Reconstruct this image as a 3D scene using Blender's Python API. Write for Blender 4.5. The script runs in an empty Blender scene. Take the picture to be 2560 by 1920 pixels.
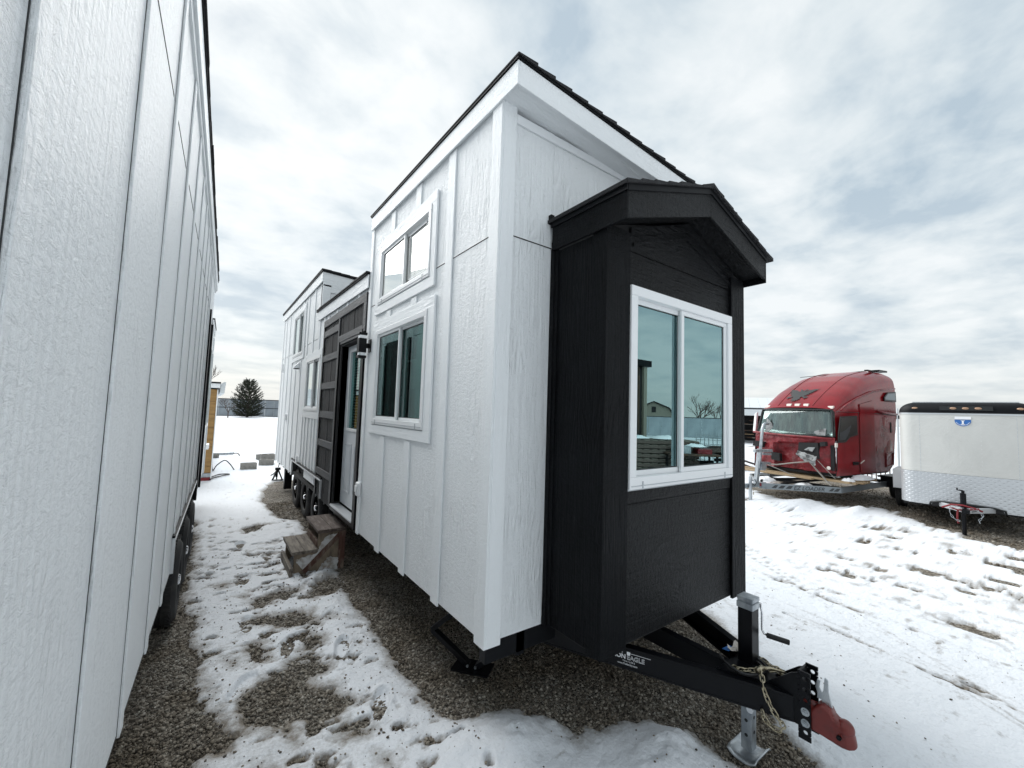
import bpy, bmesh, math, random
import numpy as np
from mathutils import Vector, Matrix, noise as mnoise
from math import pi, sin, cos, radians
random.seed(7); rng = np.random.default_rng(7)
scene = bpy.context.scene
COL = scene.collection

# ------------------------------------------------------------------ camera, world, sun, exposure
EYE = 1.935
cam_d = bpy.data.cameras.new('camera'); cam = bpy.data.objects.new('camera', cam_d); COL.objects.link(cam)
cam_d.sensor_width = 36.0; cam_d.lens = 1032.0 / 2560 * 36; cam_d.clip_start = 0.02; cam_d.clip_end = 3000
def _cv(px, py): return Vector(((px - 1280) / 1032, -(py - 960) / 1032, -1.0))
vX = _cv(2703, 1077).normalized(); vZ = vX.cross(_cv(527, 1007)).normalized(); vY = vZ.cross(vX)
cam.matrix_world = Matrix.Translation((0, 0, EYE)) @ Matrix((vX, vY, vZ)).to_4x4()
scene.camera = cam
scene.render.resolution_x = 1024; scene.render.resolution_y = 768

SUN_EL, SUN_AZ = radians(44), radians(350)      # azimuth clockwise from +Y
w = bpy.data.worlds.new('World'); scene.world = w; w.use_nodes = True
nt = w.node_tree; N = nt.nodes; Lk = nt.links; N.clear()
def wn(t, **k):
    n = N.new(t)
    for a, b in k.items(): setattr(n, a, b)
    return n
out = wn('ShaderNodeOutputWorld'); bg = wn('ShaderNodeBackground'); bg.inputs[1].default_value = 0.10
Lk.new(bg.outputs[0], out.inputs[0])
sky = wn('ShaderNodeTexSky', sky_type='NISHITA', sun_disc=False)
sky.sun_elevation = SUN_EL; sky.sun_rotation = SUN_AZ; sky.air_density = 1.0; sky.dust_density = 2.0
tc = wn('ShaderNodeTexCoord'); sep = wn('ShaderNodeSeparateXYZ'); Lk.new(tc.outputs['Generated'], sep.inputs[0])
mz = wn('ShaderNodeMath', operation='MAXIMUM'); Lk.new(sep.outputs[2], mz.inputs[0]); mz.inputs[1].default_value = 0.0
az = wn('ShaderNodeMath', operation='ADD'); Lk.new(mz.outputs[0], az.inputs[0]); az.inputs[1].default_value = 0.16
dv = wn('ShaderNodeCombineXYZ')
for i in (0, 1):
    d = wn('ShaderNodeMath', operation='DIVIDE'); Lk.new(sep.outputs[i], d.inputs[0]); Lk.new(az.outputs[0], d.inputs[1]); Lk.new(d.outputs[0], dv.inputs[i])
mp = wn('ShaderNodeMapping'); mp.inputs['Rotation'].default_value = (0, 0, radians(35)); mp.inputs['Scale'].default_value = (0.9, 1.35, 1); mp.inputs['Location'].default_value = (3.1, 1.7, 0)
Lk.new(dv.outputs[0], mp.inputs[0])
def wnoise(scale, detail, rough, dist, vec):
    n = wn('ShaderNodeTexNoise'); n.inputs['Scale'].default_value = scale; n.inputs['Detail'].default_value = detail
    n.inputs['Roughness'].default_value = rough; n.inputs['Distortion'].default_value = dist; Lk.new(vec.outputs[0], n.inputs['Vector']); return n
def wramp(src, stops):
    r = wn('ShaderNodeValToRGB'); Lk.new(src, r.inputs[0]); e = r.color_ramp.elements
    e[0].position = stops[0][0]; e[0].color = (*stops[0][1], 1); e[1].position = stops[-1][0]; e[1].color = (*stops[-1][1], 1)
    for p, c in stops[1:-1]:
        q = e.new(p); q.color = (*c, 1)
    return r
n1 = wnoise(1.35, 7, 0.55, 0.3, mp)
n2 = wnoise(4.2, 5, 0.55, 0.3, dv)
mixn = wn('ShaderNodeMath', operation='MULTIPLY_ADD'); Lk.new(n2.outputs[0], mixn.inputs[0]); mixn.inputs[1].default_value = 0.55; Lk.new(n1.outputs[0], mixn.inputs[2])
K = 10.0
def ck(r, g, b): return (r * K / 10, g * K / 10, b * K / 10)
cr = wramp(mixn.outputs[0], [(0.60, (0.47, 0.56, 0.625)), (0.69, (0.60, 0.675, 0.715)), (0.78, (0.73, 0.785, 0.80)), (0.92, (0.88, 0.905, 0.90))])
# pale warm band low over the horizon
hb = wramp(mz.outputs[0], [(0.0, (0.86, 0.855, 0.82)), (0.10, (0.80, 0.81, 0.80)), (0.34, (0.8, 0.82, 0.83))])
hf = wramp(mz.outputs[0], [(0.0, (0.75, 0.75, 0.75)), (0.16, (0.25,) * 3), (0.40, (0, 0, 0))])
m1 = wn('ShaderNodeMixRGB'); Lk.new(hf.outputs[0], m1.inputs[0]); Lk.new(cr.outputs[0], m1.inputs[1]); Lk.new(hb.outputs[0], m1.inputs[2])
sc = wn('ShaderNodeMixRGB', blend_type='MULTIPLY'); sc.inputs[0].default_value = 1; Lk.new(m1.outputs[0], sc.inputs[1]); sc.inputs[2].default_value = (5.45, 5.5, 5.55, 1)
m2 = wn('ShaderNodeMixRGB'); m2.inputs[0].default_value = 0.93; Lk.new(sky.outputs[0], m2.inputs[1]); Lk.new(sc.outputs[0], m2.inputs[2])
Lk.new(m2.outputs[0], bg.inputs[0])

sun_d = bpy.data.lights.new('sun', 'SUN'); sun_d.energy = 1.9; sun_d.angle = radians(55); sun_d.color = (1.0, 0.99, 0.97)
sun = bpy.data.objects.new('sun', sun_d); COL.objects.link(sun)
sdir = Vector((sin(SUN_AZ) * cos(SUN_EL), cos(SUN_AZ) * cos(SUN_EL), sin(SUN_EL)))
sun.rotation_euler = sdir.to_track_quat('Z', 'Y').to_euler(); sun.location = sdir * 50
vs = scene.view_settings; vs.view_transform = 'Standard'; vs.look = 'None'; vs.exposure = 1.0; vs.gamma = 1; vs.use_curve_mapping = False
scene.cycles.max_bounces = 8; scene.cycles.transparent_max_bounces = 12

# ------------------------------------------------------------------ materials
def MAT(name, col, rough=0.6, metal=0.0, bump=None, var=None, spec=0.5):
    """bump: list of (kind, scale(x,y,z), strength, distance); var: (scale, colour2, lo, hi)"""
    m = bpy.data.materials.new(name); m.use_nodes = True; t = m.node_tree; n = t.nodes; l = t.links
    b = n['Principled BSDF']; b.inputs['Base Color'].default_value = (*col, 1); b.inputs['Roughness'].default_value = rough
    b.inputs['Metallic'].default_value = metal; b.inputs['Specular IOR Level'].default_value = spec
    tc = n.new('ShaderNodeTexCoord')
    if var:
        for k, (scl, c2, lo, hi) in enumerate(var):
            mp = n.new('ShaderNodeMapping'); mp.inputs['Scale'].default_value = scl; l.new(tc.outputs['Object'], mp.inputs[0])
            no = n.new('ShaderNodeTexNoise'); no.inputs['Scale'].default_value = 1; no.inputs['Detail'].default_value = 5; no.inputs['Roughness'].default_value = 0.6; l.new(mp.outputs[0], no.inputs['Vector'])
            r = n.new('ShaderNodeMapRange'); r.inputs[1].default_value = lo; r.inputs[2].default_value = hi; l.new(no.outputs[0], r.inputs[0])
            mx = n.new('ShaderNodeMixRGB'); l.new(r.outputs[0], mx.inputs[0]); mx.inputs[2].default_value = (*c2, 1)
            if k == 0: mx.inputs[1].default_value = (*col, 1)
            else: l.new(prev.outputs[0], mx.inputs[1])
            prev = mx
        l.new(prev.outputs[0], b.inputs['Base Color'])
    if bump:
        last = None
        for kind, scl, st, ds in bump:
            mp = n.new('ShaderNodeMapping'); mp.inputs['Scale'].default_value = scl; l.new(tc.outputs['Object'], mp.inputs[0])
            if kind == 'n':
                no = n.new('ShaderNodeTexNoise'); no.inputs['Scale'].default_value = 1; no.inputs['Detail'].default_value = 6; no.inputs['Roughness'].default_value = 0.65; no.inputs['Distortion'].default_value = 0.6
                l.new(mp.outputs[0], no.inputs['Vector']); o = no.outputs[0]
            elif kind == 'r':      # ridged grain lines
                no = n.new('ShaderNodeTexNoise'); no.inputs['Scale'].default_value = 1; no.inputs['Detail'].default_value = 3; no.inputs['Distortion'].default_value = 1.2
                l.new(mp.outputs[0], no.inputs['Vector'])
                s = n.new('ShaderNodeMath'); s.operation = 'MULTIPLY'; s.inputs[1].default_value = 34; l.new(no.outputs[0], s.inputs[0])
                o_ = n.new('ShaderNodeMath'); o_.operation = 'SINE'; l.new(s.outputs[0], o_.inputs[0]); o = o_.outputs[0]
                ms = n.new('ShaderNodeTexNoise'); ms.inputs['Scale'].default_value = 3.0; l.new(tc.outputs['Object'], ms.inputs['Vector'])
                mr = n.new('ShaderNodeMapRange'); mr.inputs[1].default_value = .48; mr.inputs[2].default_value = .66; l.new(ms.outputs[0], mr.inputs[0])
                mm = n.new('ShaderNodeMath'); mm.operation = 'MULTIPLY'; l.new(o, mm.inputs[0]); l.new(mr.outputs[0], mm.inputs[1]); o = mm.outputs[0]
            elif kind == 'v':
                vo = n.new('ShaderNodeTexVoronoi'); vo.inputs['Scale'].default_value = 1; l.new(mp.outputs[0], vo.inputs['Vector']); o = vo.outputs['Distance']
            bp = n.new('ShaderNodeBump'); bp.inputs['Strength'].default_value = st; bp.inputs['Distance'].default_value = ds; l.new(o, bp.inputs['Height'])
            if last: l.new(last.outputs[0], bp.inputs['Normal'])
            last = bp
        l.new(last.outputs[0], b.inputs['Normal'])
    return m

def grain(ax, k=1.0):
    """relief of embossed wood siding: fine pebble, long fibres, wavy grain; ax = index of the grain direction"""
    f = [140 * k] * 3; f[ax] = 7 * k
    r = [7.0] * 3; r[ax] = 1.1
    g = [26.0] * 3; g[ax] = 45.0
    return f, r, g
def siding(name, col, ax, rough, s=1.0, var=None, spec=0.5):
    f, r, g = grain(ax); v_ = [42.0] * 3; v_[ax] = 1.6
    return MAT(name, col, rough, bump=[('n', f, 0.45 * s, 0.005), ('r', r, 0.5 * s, 0.006), ('n', v_, 0.9 * s, 0.011), ('n', g, 0.75 * s, 0.011), ('n', [c * 3.6 for c in g], 0.26 * s, 0.0040)], var=var, spec=spec)
WV = [((1.5, 1.5, 0.5), (0.86, 0.885, 0.905), 0.45, 0.75)]
M = {}
M['white_v'] = siding('white_painted_siding', (0.885, 0.91, 0.925), 2, 0.45, 1.0, WV)
M['white_y'] = siding('white_painted_board', (0.875, 0.90, 0.915), 1, 0.45, 0.5, WV)
M['white_x'] = siding('white_painted_board_across', (0.875, 0.90, 0.915), 0, 0.45, 0.5, WV)
M['white_s'] = siding('white_painted_trim', (0.875, 0.90, 0.915), 2, 0.45, 0.5)
BV = [((2.2, 2.2, 2.2), (0.006, 0.007, 0.0088), 0.40, 0.7)]
M['black_v'] = siding('black_painted_siding', (0.0026, 0.0030, 0.0040), 2, 0.55, 1.2, BV, 0.14)
M['black_x'] = siding('black_painted_siding_across', (0.0028, 0.0032, 0.0042), 0, 0.42, 1.9, BV, 0.24)
M['black_y'] = siding('black_painted_board', (0.0026, 0.0030, 0.0040), 1, 0.52, 1.3, BV, 0.14)
M['barn'] = siding('charcoal_stained_plank', (0.006, 0.0065, 0.008), 2, 0.8, 1.4, [((40, 40, 2.5), (0.036, 0.038, 0.042), 0.45, 0.7)])
M['barn_trim'] = siding('grey_stained_board', (0.055, 0.058, 0.063), 1, 0.6, 0.8, [((30, 4, 30), (0.080, 0.084, 0.09), 0.4, 0.7)])
M['vinyl'] = MAT('white_vinyl', (0.84, 0.85, 0.86), 0.28)
M['vinyl_g'] = MAT('pale_grey_vinyl', (0.45, 0.48, 0.50), 0.4)
M['gasket'] = MAT('dark_gasket', (0.012, 0.014, 0.015), 0.5)
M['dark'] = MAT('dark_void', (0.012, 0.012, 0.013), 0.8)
M['inner'] = MAT('interior_panel', (0.055, 0.055, 0.055), 0.8)
M['shingle'] = MAT('black_asphalt_shingle', (0.016, 0.016, 0.018), 0.9, bump=[('n', (220, 220, 220), 0.8, 0.006)], var=[((60, 60, 60), (0.04, 0.04, 0.042), 0.5, 0.7)])
M['drip'] = MAT('black_metal_edging', (0.004, 0.0045, 0.006), 0.5, spec=0.15)
M['steel_b'] = MAT('black_painted_steel', (0.0025, 0.0030, 0.0045), 0.36, 0.0, bump=[('n', (60, 60, 60), 0.12, 0.003)], spec=0.2)
M['rubber'] = MAT('black_rubber', (0.016, 0.016, 0.017), 0.75, bump=[('n', (90, 90, 90), 0.3, 0.003)], var=[((9, 9, 9), (0.045, 0.043, 0.04), 0.5, 0.8)])
M['galv'] = MAT('galvanised_steel', (0.50, 0.53, 0.55), 0.38, 0.75, var=[((14, 14, 6), (0.30, 0.33, 0.36), 0.42, 0.62)], bump=[('n', (40, 40, 40), 0.15, 0.002)])
M['chrome'] = MAT('chrome', (0.75, 0.76, 0.78), 0.15, 1.0)
M['alu'] = MAT('brushed_aluminium', (0.62, 0.64, 0.66), 0.4, 0.6)
M['brass'] = MAT('yellow_zinc_chain', (0.46, 0.41, 0.30), 0.3, 0.9, var=[((60, 60, 60), (0.25, 0.20, 0.12), 0.45, 0.7)])
M['redprimer'] = MAT('oxide_red_paint', (0.15, 0.018, 0.014), 0.33, bump=[('n', (50, 50, 50), 0.2, 0.003)], var=[((22, 22, 22), (0.09, 0.014, 0.012), 0.5, 0.7)])
M['plastic_w'] = MAT('white_plastic', (0.82, 0.83, 0.84), 0.35)
M['door'] = MAT('white_door_skin', (0.70, 0.73, 0.76), 0.35)
M['thresh'] = MAT('ribbed_aluminium', (0.60, 0.62, 0.64), 0.4, 0.5)
M['wood_g'] = siding('weathered_wood', (0.23, 0.20, 0.165), 1, 0.8, 1.0, [((25, 4, 25), (0.09, 0.075, 0.062), 0.42, 0.65)])
M['wood_d'] = siding('wet_dark_wood', (0.085, 0.06, 0.05), 1, 0.75, 1.0, [((25, 5, 25), (0.21, 0.175, 0.15), 0.5, 0.72)])
M['wood_r'] = siding('red_brown_stained_wood', (0.10, 0.045, 0.032), 2, 0.8, 1.0, [((14, 14, 5), (0.24, 0.19, 0.15), 0.45, 0.65)])
M['wood_t'] = siding('tan_end_grain_wood', (0.25, 0.20, 0.145), 2, 0.8, 1.0, [((14, 14, 4), (0.13, 0.10, 0.075), 0.45, 0.68)])
M['ply'] = siding('tan_sheathing', (0.40, 0.24, 0.09), 0, 0.8, 0.6, [((2, 2, 14), (0.27, 0.16, 0.065), 0.42, 0.68)])
M['lumber'] = siding('fresh_lumber', (0.34, 0.25, 0.15), 1, 0.7, 0.6, [((8, 2, 8), (0.28, 0.19, 0.10), 0.45, 0.68)])
M['concrete'] = MAT('concrete_block', (0.25, 0.24, 0.22), 0.9, bump=[('n', (60, 60, 60), 0.6, 0.006)], var=[((8, 8, 8), (0.16, 0.155, 0.14), 0.45, 0.65)])
M['hose'] = MAT('black_hose', (0.014, 0.014, 0.015), 0.45)
M['fence'] = MAT('grey_ribbed_sheet', (0.38, 0.42, 0.455), 0.5, 0.15, var=[((0.7, 0.7, 0.3), (0.23, 0.26, 0.29), 0.4, 0.7)])
M['fence_d'] = MAT('dark_rail', (0.035, 0.04, 0.045), 0.6)
M['leaf'] = MAT('dark_needles', (0.014, 0.022, 0.011), 0.8, var=[((1.2, 1.2, 1.2), (0.036, 0.042, 0.016), 0.45, 0.68)])
M['bark'] = MAT('grey_bark', (0.085, 0.07, 0.058), 0.9, bump=[('n', (20, 20, 6), 0.6, 0.02)])
M['twig'] = MAT('bare_twigs', (0.11, 0.09, 0.08), 0.9)
M['snowlump'] = MAT('snow_cover', (0.84, 0.86, 0.89), 0.7, bump=[('n', (25, 25, 25), 0.5, 0.02)])
M['snowdirt'] = MAT('dirty_refrozen_snow', (0.62, 0.62, 0.62), 0.7, bump=[('n', (30, 30, 30), 0.9, 0.02)], var=[((14, 14, 14), (0.30, 0.26, 0.22), 0.48, 0.68)])
M['red'] = MAT('red_truck_paint', (0.24, 0.007, 0.012), 0.20, 0.0, spec=0.45, bump=[('n', (1.5, 1.5, 1.5), 0.10, 0.03)], var=[((1.6, 1.6, 1.6), (0.15, 0.005, 0.009), 0.45, 0.7)])
M['red_d'] = MAT('dull_dark_red_paint', (0.22, 0.012, 0.018), 0.35, var=[((5, 5, 5), (0.09, 0.008, 0.010), 0.45, 0.72)], bump=[('n', (7, 7, 7), 0.9, 0.05)])
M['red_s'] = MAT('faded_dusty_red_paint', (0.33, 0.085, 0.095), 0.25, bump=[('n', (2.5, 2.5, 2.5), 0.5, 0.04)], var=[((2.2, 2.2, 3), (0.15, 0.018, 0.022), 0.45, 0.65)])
M['eagle'] = MAT('black_vinyl_emblem', (0.02, 0.022, 0.022), 0.5)
M['lamp_lens'] = MAT('clear_marker_lens', (0.80, 0.74, 0.68), 0.2)
M['amber'] = MAT('amber_marker_lens', (0.40, 0.24, 0.15), 0.25)
M['silver_p'] = MAT('silver_grey_paint', (0.23, 0.26, 0.28), 0.4, 0.3)
M['decal_d'] = MAT('dark_decal', (0.035, 0.04, 0.045), 0.5)
M['cargo'] = MAT('white_aluminium_skin', (0.60, 0.60, 0.575), 0.32, 0.1, var=[((0.9, 0.9, 0.6), (0.50, 0.50, 0.48), 0.4, 0.7)], bump=[('n', (1.6, 1.6, 1.6), 0.5, 0.04), ('n', (9, 9, 9), 0.2, 0.006)])
M['emb_b'] = MAT('blue_emblem', (0.03, 0.14, 0.42), 0.5)
M['emb_w'] = MAT('white_emblem', (0.85, 0.86, 0.88), 0.5)
M['strap'] = MAT('grey_webbing', (0.36, 0.34, 0.31), 0.8)
M['red_strap'] = MAT('red_strap', (0.20, 0.015, 0.02), 0.6)
M['curtain'] = MAT('pale_curtain', (0.70, 0.80, 0.78), 0.8)
M['reflection_streaks'] = MAT('pale_reflection_streaks', (0.60, 0.61, 0.57), 0.6, var=[((9, 9, 1.2), (0.14, 0.15, 0.145), 0.42, 0.6)])  # streaky colours painted for the pale reflections in the windscreen
M['airbag'] = MAT('crumpled_grey_fabric', (0.33, 0.34, 0.34), 0.7, bump=[('n', (12, 12, 12), 1.0, 0.03)], var=[((9, 9, 9), (0.10, 0.10, 0.10), 0.5, 0.65)])
M['blue_tag'] = MAT('blue_tag', (0.04, 0.16, 0.45), 0.4)
M['shed_w'] = MAT('pale_metal_sheet', (0.62, 0.66, 0.68), 0.45)
M['rust'] = MAT('rusty_junk', (0.10, 0.055, 0.035), 0.85, var=[((6, 6, 6), (0.04, 0.035, 0.03), 0.45, 0.6)])
M['tan_metal'] = MAT('tan_metal_cladding', (0.23, 0.21, 0.17), 0.5)
M['sticker'] = MAT('pale_film_sticker', (0.62, 0.63, 0.58), 0.5)

def glass(name, refl, tint, base=0.35, grow=0.6):
    m = bpy.data.materials.new(name); m.use_nodes = True; t = m.node_tree; n = t.nodes; l = t.links; n.clear()
    o = n.new('ShaderNodeOutputMaterial'); mx = n.new('ShaderNodeMixShader'); g = n.new('ShaderNodeBsdfGlossy'); tr = n.new('ShaderNodeBsdfTransparent')
    g.inputs['Color'].default_value = (*refl, 1); g.inputs['Roughness'].default_value = 0.0; tr.inputs['Color'].default_value = (*tint, 1)
    lw = n.new('ShaderNodeLayerWeight'); lw.inputs['Blend'].default_value = 0.35
    ma = n.new('ShaderNodeMath'); ma.operation = 'MULTIPLY_ADD'; ma.inputs[1].default_value = grow; ma.inputs[2].default_value = base; ma.use_clamp = True
    l.new(lw.outputs['Fresnel'], ma.inputs[0]); l.new(ma.outputs[0], mx.inputs[0]); l.new(tr.outputs[0], mx.inputs[1]); l.new(g.outputs[0], mx.inputs[2]); l.new(mx.outputs[0], o.inputs[0])
    return m
M['glass_teal'] = glass('tinted_window_glass', (0.56, 0.83, 0.85), (0.62, 0.80, 0.78), 0.42, 0.8)
M['glass_side'] = glass('side_window_glass', (0.85, 0.95, 0.95), (0.55, 0.84, 0.80), 0.08, 0.8)
M['glass_loft'] = glass('sky_lit_window_glass', (0.90, 0.96, 0.96), (0.55, 0.8, 0.78), 0.55, 0.6)
M['glass_upper'] = glass('pale_loft_glass', (0.97, 0.98, 0.94), (0.7, 0.7, 0.7), 0.82, 0.3)
M['glass_cab'] = glass('windscreen_glass', (0.85, 0.92, 0.92), (0.62, 0.70, 0.68), 0.10, 0.7)

# diamond tread plate: procedural emboss
def tread():
    m = bpy.data.materials.new('diamond_tread_plate'); m.use_nodes = True; t = m.node_tree; n = t.nodes; l = t.links; b = n['Principled BSDF']
    b.inputs['Base Color'].default_value = (0.52, 0.54, 0.56, 1); b.inputs['Metallic'].default_value = 0.5; b.inputs['Roughness'].default_value = 0.38
    tc = n.new('ShaderNodeTexCoord'); s = n.new('ShaderNodeSeparateXYZ'); l.new(tc.outputs['UV'], s.inputs[0])
    def mth(op, a, bb=None, v=None):
        q = n.new('ShaderNodeMath'); q.operation = op; l.new(a, q.inputs[0])
        if bb is not None: l.new(bb, q.inputs[1])
        elif v is not None: q.inputs[1].default_value = v
        return q.outputs[0]
    a = mth('SINE', mth('MULTIPLY', s.outputs[0], v=2 * pi / 0.10)); c = mth('SINE', mth('MULTIPLY', s.outputs[1], v=2 * pi / 0.08))
    p = mth('MULTIPLY', a, c); p = mth('MAXIMUM', p, v=0.3)
    bp = n.new('ShaderNodeBump'); bp.inputs['Strength'].default_value = 1.0; bp.inputs['Distance'].default_value = 0.007; l.new(p, bp.inputs['Height']); l.new(bp.outputs[0], b.inputs['Normal'])
    return m
M['tread'] = tread()

# ------------------------------------------------------------------ mesh helpers
OFF = {}
def tag(o, label=None, cat=None, group=None, kind=None):
    if label: o['label'] = label
    if cat: o['category'] = cat
    if group: o['group'] = group
    if kind: o['kind'] = kind
    return o
def thing(name, label, cat, loc=(0, 0, 0), rz=0.0, world=True, group=None):
    o = bpy.data.objects.new(name, None); COL.objects.link(o); o.location = loc; o.rotation_euler = (0, 0, rz); o.empty_display_size = 0.2
    OFF[o.name] = Vector(loc) if world else Vector((0, 0, 0))
    return tag(o, label, cat, group)
class MB:
    def __init__(s): s.v = []; s.f = []
    def hexa(s, p):
        k = len(s.v); s.v += [tuple(q) for q in p]
        s.f += [(k, k+3, k+2, k+1), (k+4, k+5, k+6, k+7), (k, k+1, k+5, k+4), (k+1, k+2, k+6, k+5), (k+2, k+3, k+7, k+6), (k+3, k, k+4, k+7)]; return s
    def box(s, x0, x1, y0, y1, z0, z1):
        if x0 > x1: x0, x1 = x1, x0
        if y0 > y1: y0, y1 = y1, y0
        if z0 > z1: z0, z1 = z1, z0
        return s.hexa([(x0, y0, z0), (x1, y0, z0), (x1, y1, z0), (x0, y1, z0), (x0, y0, z1), (x1, y0, z1), (x1, y1, z1), (x0, y1, z1)])
    def beam(s, p0, p1, w, h, up=(0, 0, 1)):
        p0, p1, up = Vector(p0), Vector(p1), Vector(up); d = (p1 - p0).normalized(); r = d.cross(up).normalized(); u = r.cross(d)
        a, b = r * w / 2, u * h / 2
        return s.hexa([p0 - a - b, p0 + a - b, p1 + a - b, p1 - a - b, p0 - a + b, p0 + a + b, p1 + a + b, p1 - a + b])
    def prism(s, base, ext):
        k = len(s.v); n = len(base); e = Vector(ext)
        s.v += [tuple(b) for b in base] + [tuple(Vector(b) + e) for b in base]
        s.f += [tuple(k + i for i in range(n)), tuple(k + n + i for i in reversed(range(n)))]
        s.f += [(k + i, k + n + i, k + n + (i + 1) % n, k + (i + 1) % n) for i in range(n)]; return s
    def tube(s, path, r, n=8, close=False, cap=True):
        P = [Vector(p) for p in path]; m = len(P); k = len(s.v); ref = Vector((0, 0, 1)); rr = r if hasattr(r, '__len__') else [r] * m
        prevn = None
        for i in range(m):
            if close: d = (P[(i + 1) % m] - P[i - 1]).normalized()
            else: d = (P[min(i + 1, m - 1)] - P[max(i - 1, 0)]).normalized()
            if prevn is None:
                a = d.cross(ref)
                if a.length < 1e-3: a = d.cross(Vector((1, 0, 0)))
                a.normalize()
            else:
                a = (prevn - d * prevn.dot(d)).normalized()
            prevn = a; b = d.cross(a)
            s.v += [tuple(P[i] + (a * cos(2 * pi * j / n) + b * sin(2 * pi * j / n)) * rr[i]) for j in range(n)]
        for i in range(m if close else m - 1):
            i2 = (i + 1) % m
            s.f += [(k + i * n + j, k + i * n + (j + 1) % n, k + i2 * n + (j + 1) % n, k + i2 * n + j) for j in range(n)]
        if not close and cap:
            s.f += [tuple(k + j for j in reversed(range(n))), tuple(k + (m - 1) * n + j for j in range(n))]
        return s
    def cyl(s, p0, p1, r, n=16, r2=None): return s.tube([p0, p1], [r, r if r2 is None else r2], n)
    def lathe(s, prof, n=32, axis='X', c=(0, 0, 0)):
        k = len(s.v); m = len(prof)
        for i in range(n):
            a = 2 * pi * i / n
            for (r, h) in prof:
                q = (h, r * cos(a), r * sin(a)) if axis == 'X' else (r * cos(a), r * sin(a), h)
                s.v.append((q[0] + c[0], q[1] + c[1], q[2] + c[2]))
        for i in range(n):
            j = (i + 1) % n
            s.f += [(k + i * m + t, k + i * m + t + 1, k + j * m + t + 1, k + j * m + t) for t in range(m - 1)]
        return s
    def ball(s, c, r, n=12, m=8, sc=(1, 1, 1)):
        k = len(s.v)
        for i in range(m + 1):
            a = pi * i / m
            for j in range(n):
                b = 2 * pi * j / n
                s.v.append((c[0] + r * sc[0] * sin(a) * cos(b), c[1] + r * sc[1] * sin(a) * sin(b), c[2] + r * sc[2] * cos(a)))
        for i in range(m):
            s.f += [(k + i * n + j, k + i * n + (j + 1) % n, k + (i + 1) * n + (j + 1) % n, k + (i + 1) * n + j) for j in range(n)]
        return s
    def grid(s, fn, nu, nv):
        k = len(s.v)
        for i in range(nu + 1):
            for j in range(nv + 1): s.v.append(tuple(fn(i / nu, j / nv)))
        for i in range(nu):
            for j in range(nv): s.f.append((k + i * (nv + 1) + j, k + (i + 1) * (nv + 1) + j, k + (i + 1) * (nv + 1) + j + 1, k + i * (nv + 1) + j + 1))
        return s
    def build(s, name, mat, parent=None, smooth=False, bevel=0, label=None, solid=0, subs=0, fix=True):
        off = Vector((0, 0, 0))
        if parent is not None: off = OFF.get(parent.name, off)
        me = bpy.data.meshes.new(name)
        me.from_pydata([(v[0] - off.x, v[1] - off.y, v[2] - off.z) for v in s.v], [], s.f)
        if fix:
            bm = bmesh.new(); bm.from_mesh(me); bmesh.ops.remove_doubles(bm, verts=bm.verts, dist=1e-6) if smooth else None
            bmesh.ops.recalc_face_normals(bm, faces=bm.faces); bm.to_mesh(me); bm.free()
        if smooth is True: me.polygons.foreach_set('use_smooth', [True] * len(me.polygons))
        me.materials.append(M[mat] if isinstance(mat, str) else mat); me.update()
        o = bpy.data.objects.new(name, me); COL.objects.link(o)
        if parent is not None: o.parent = parent; OFF[o.name] = off
        if solid: md = o.modifiers.new('solid', 'SOLIDIFY'); md.thickness = solid; md.offset = -1
        if bevel: md = o.modifiers.new('bevel', 'BEVEL'); md.width = bevel; md.segments = 2; md.limit_method = 'ANGLE'; md.angle_limit = radians(40)
        if smooth == 'auto':
            me.polygons.foreach_set('use_smooth', [True] * len(me.polygons)); me.set_sharp_from_angle(angle=radians(35))
        if label: o['label'] = label
        return o
def B(parent, name, mat, x0, x1, y0, y1, z0, z1, bevel=0, label=None): return MB().box(x0, x1, y0, y1, z0, z1).build(name, mat, parent, bevel=bevel, label=label)
def copy_part(o, parent, loc=None):
    c = o.copy(); COL.objects.link(c); c.parent = parent; OFF[c.name] = OFF.get(o.name, Vector((0, 0, 0)))
    if loc is not None: c.location = loc
    for ch in list(o.children): copy_part(ch, c)
    return c
def text_mesh(txt, size, mat, parent, name, mw, outline=False, extrude=0.001, shear=0.0, label=None, offset=0.0):
    cu = bpy.data.curves.new('t', 'FONT'); cu.body = txt; cu.size = size; cu.extrude = extrude; cu.shear = shear; cu.align_x = 'LEFT'; cu.resolution_u = 3; cu.offset = offset
    to = bpy.data.objects.new('t', cu); COL.objects.link(to)
    if outline: cu.fill_mode = 'NONE'; cu.bevel_depth = outline
    dg = bpy.context.evaluated_depsgraph_get(); dg.update()
    me = bpy.data.meshes.new_from_object(to.evaluated_get(dg)); bpy.data.objects.remove(to)
    off = OFF.get(parent.name, Vector((0, 0, 0)))
    me.transform(mw); me.transform(Matrix.Translation(-off)); me.materials.clear(); me.materials.append(M[mat])
    o = bpy.data.objects.new(name, me); COL.objects.link(o); o.parent = parent; OFF[o.name] = off
    if label: o['label'] = label
    return o
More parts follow.
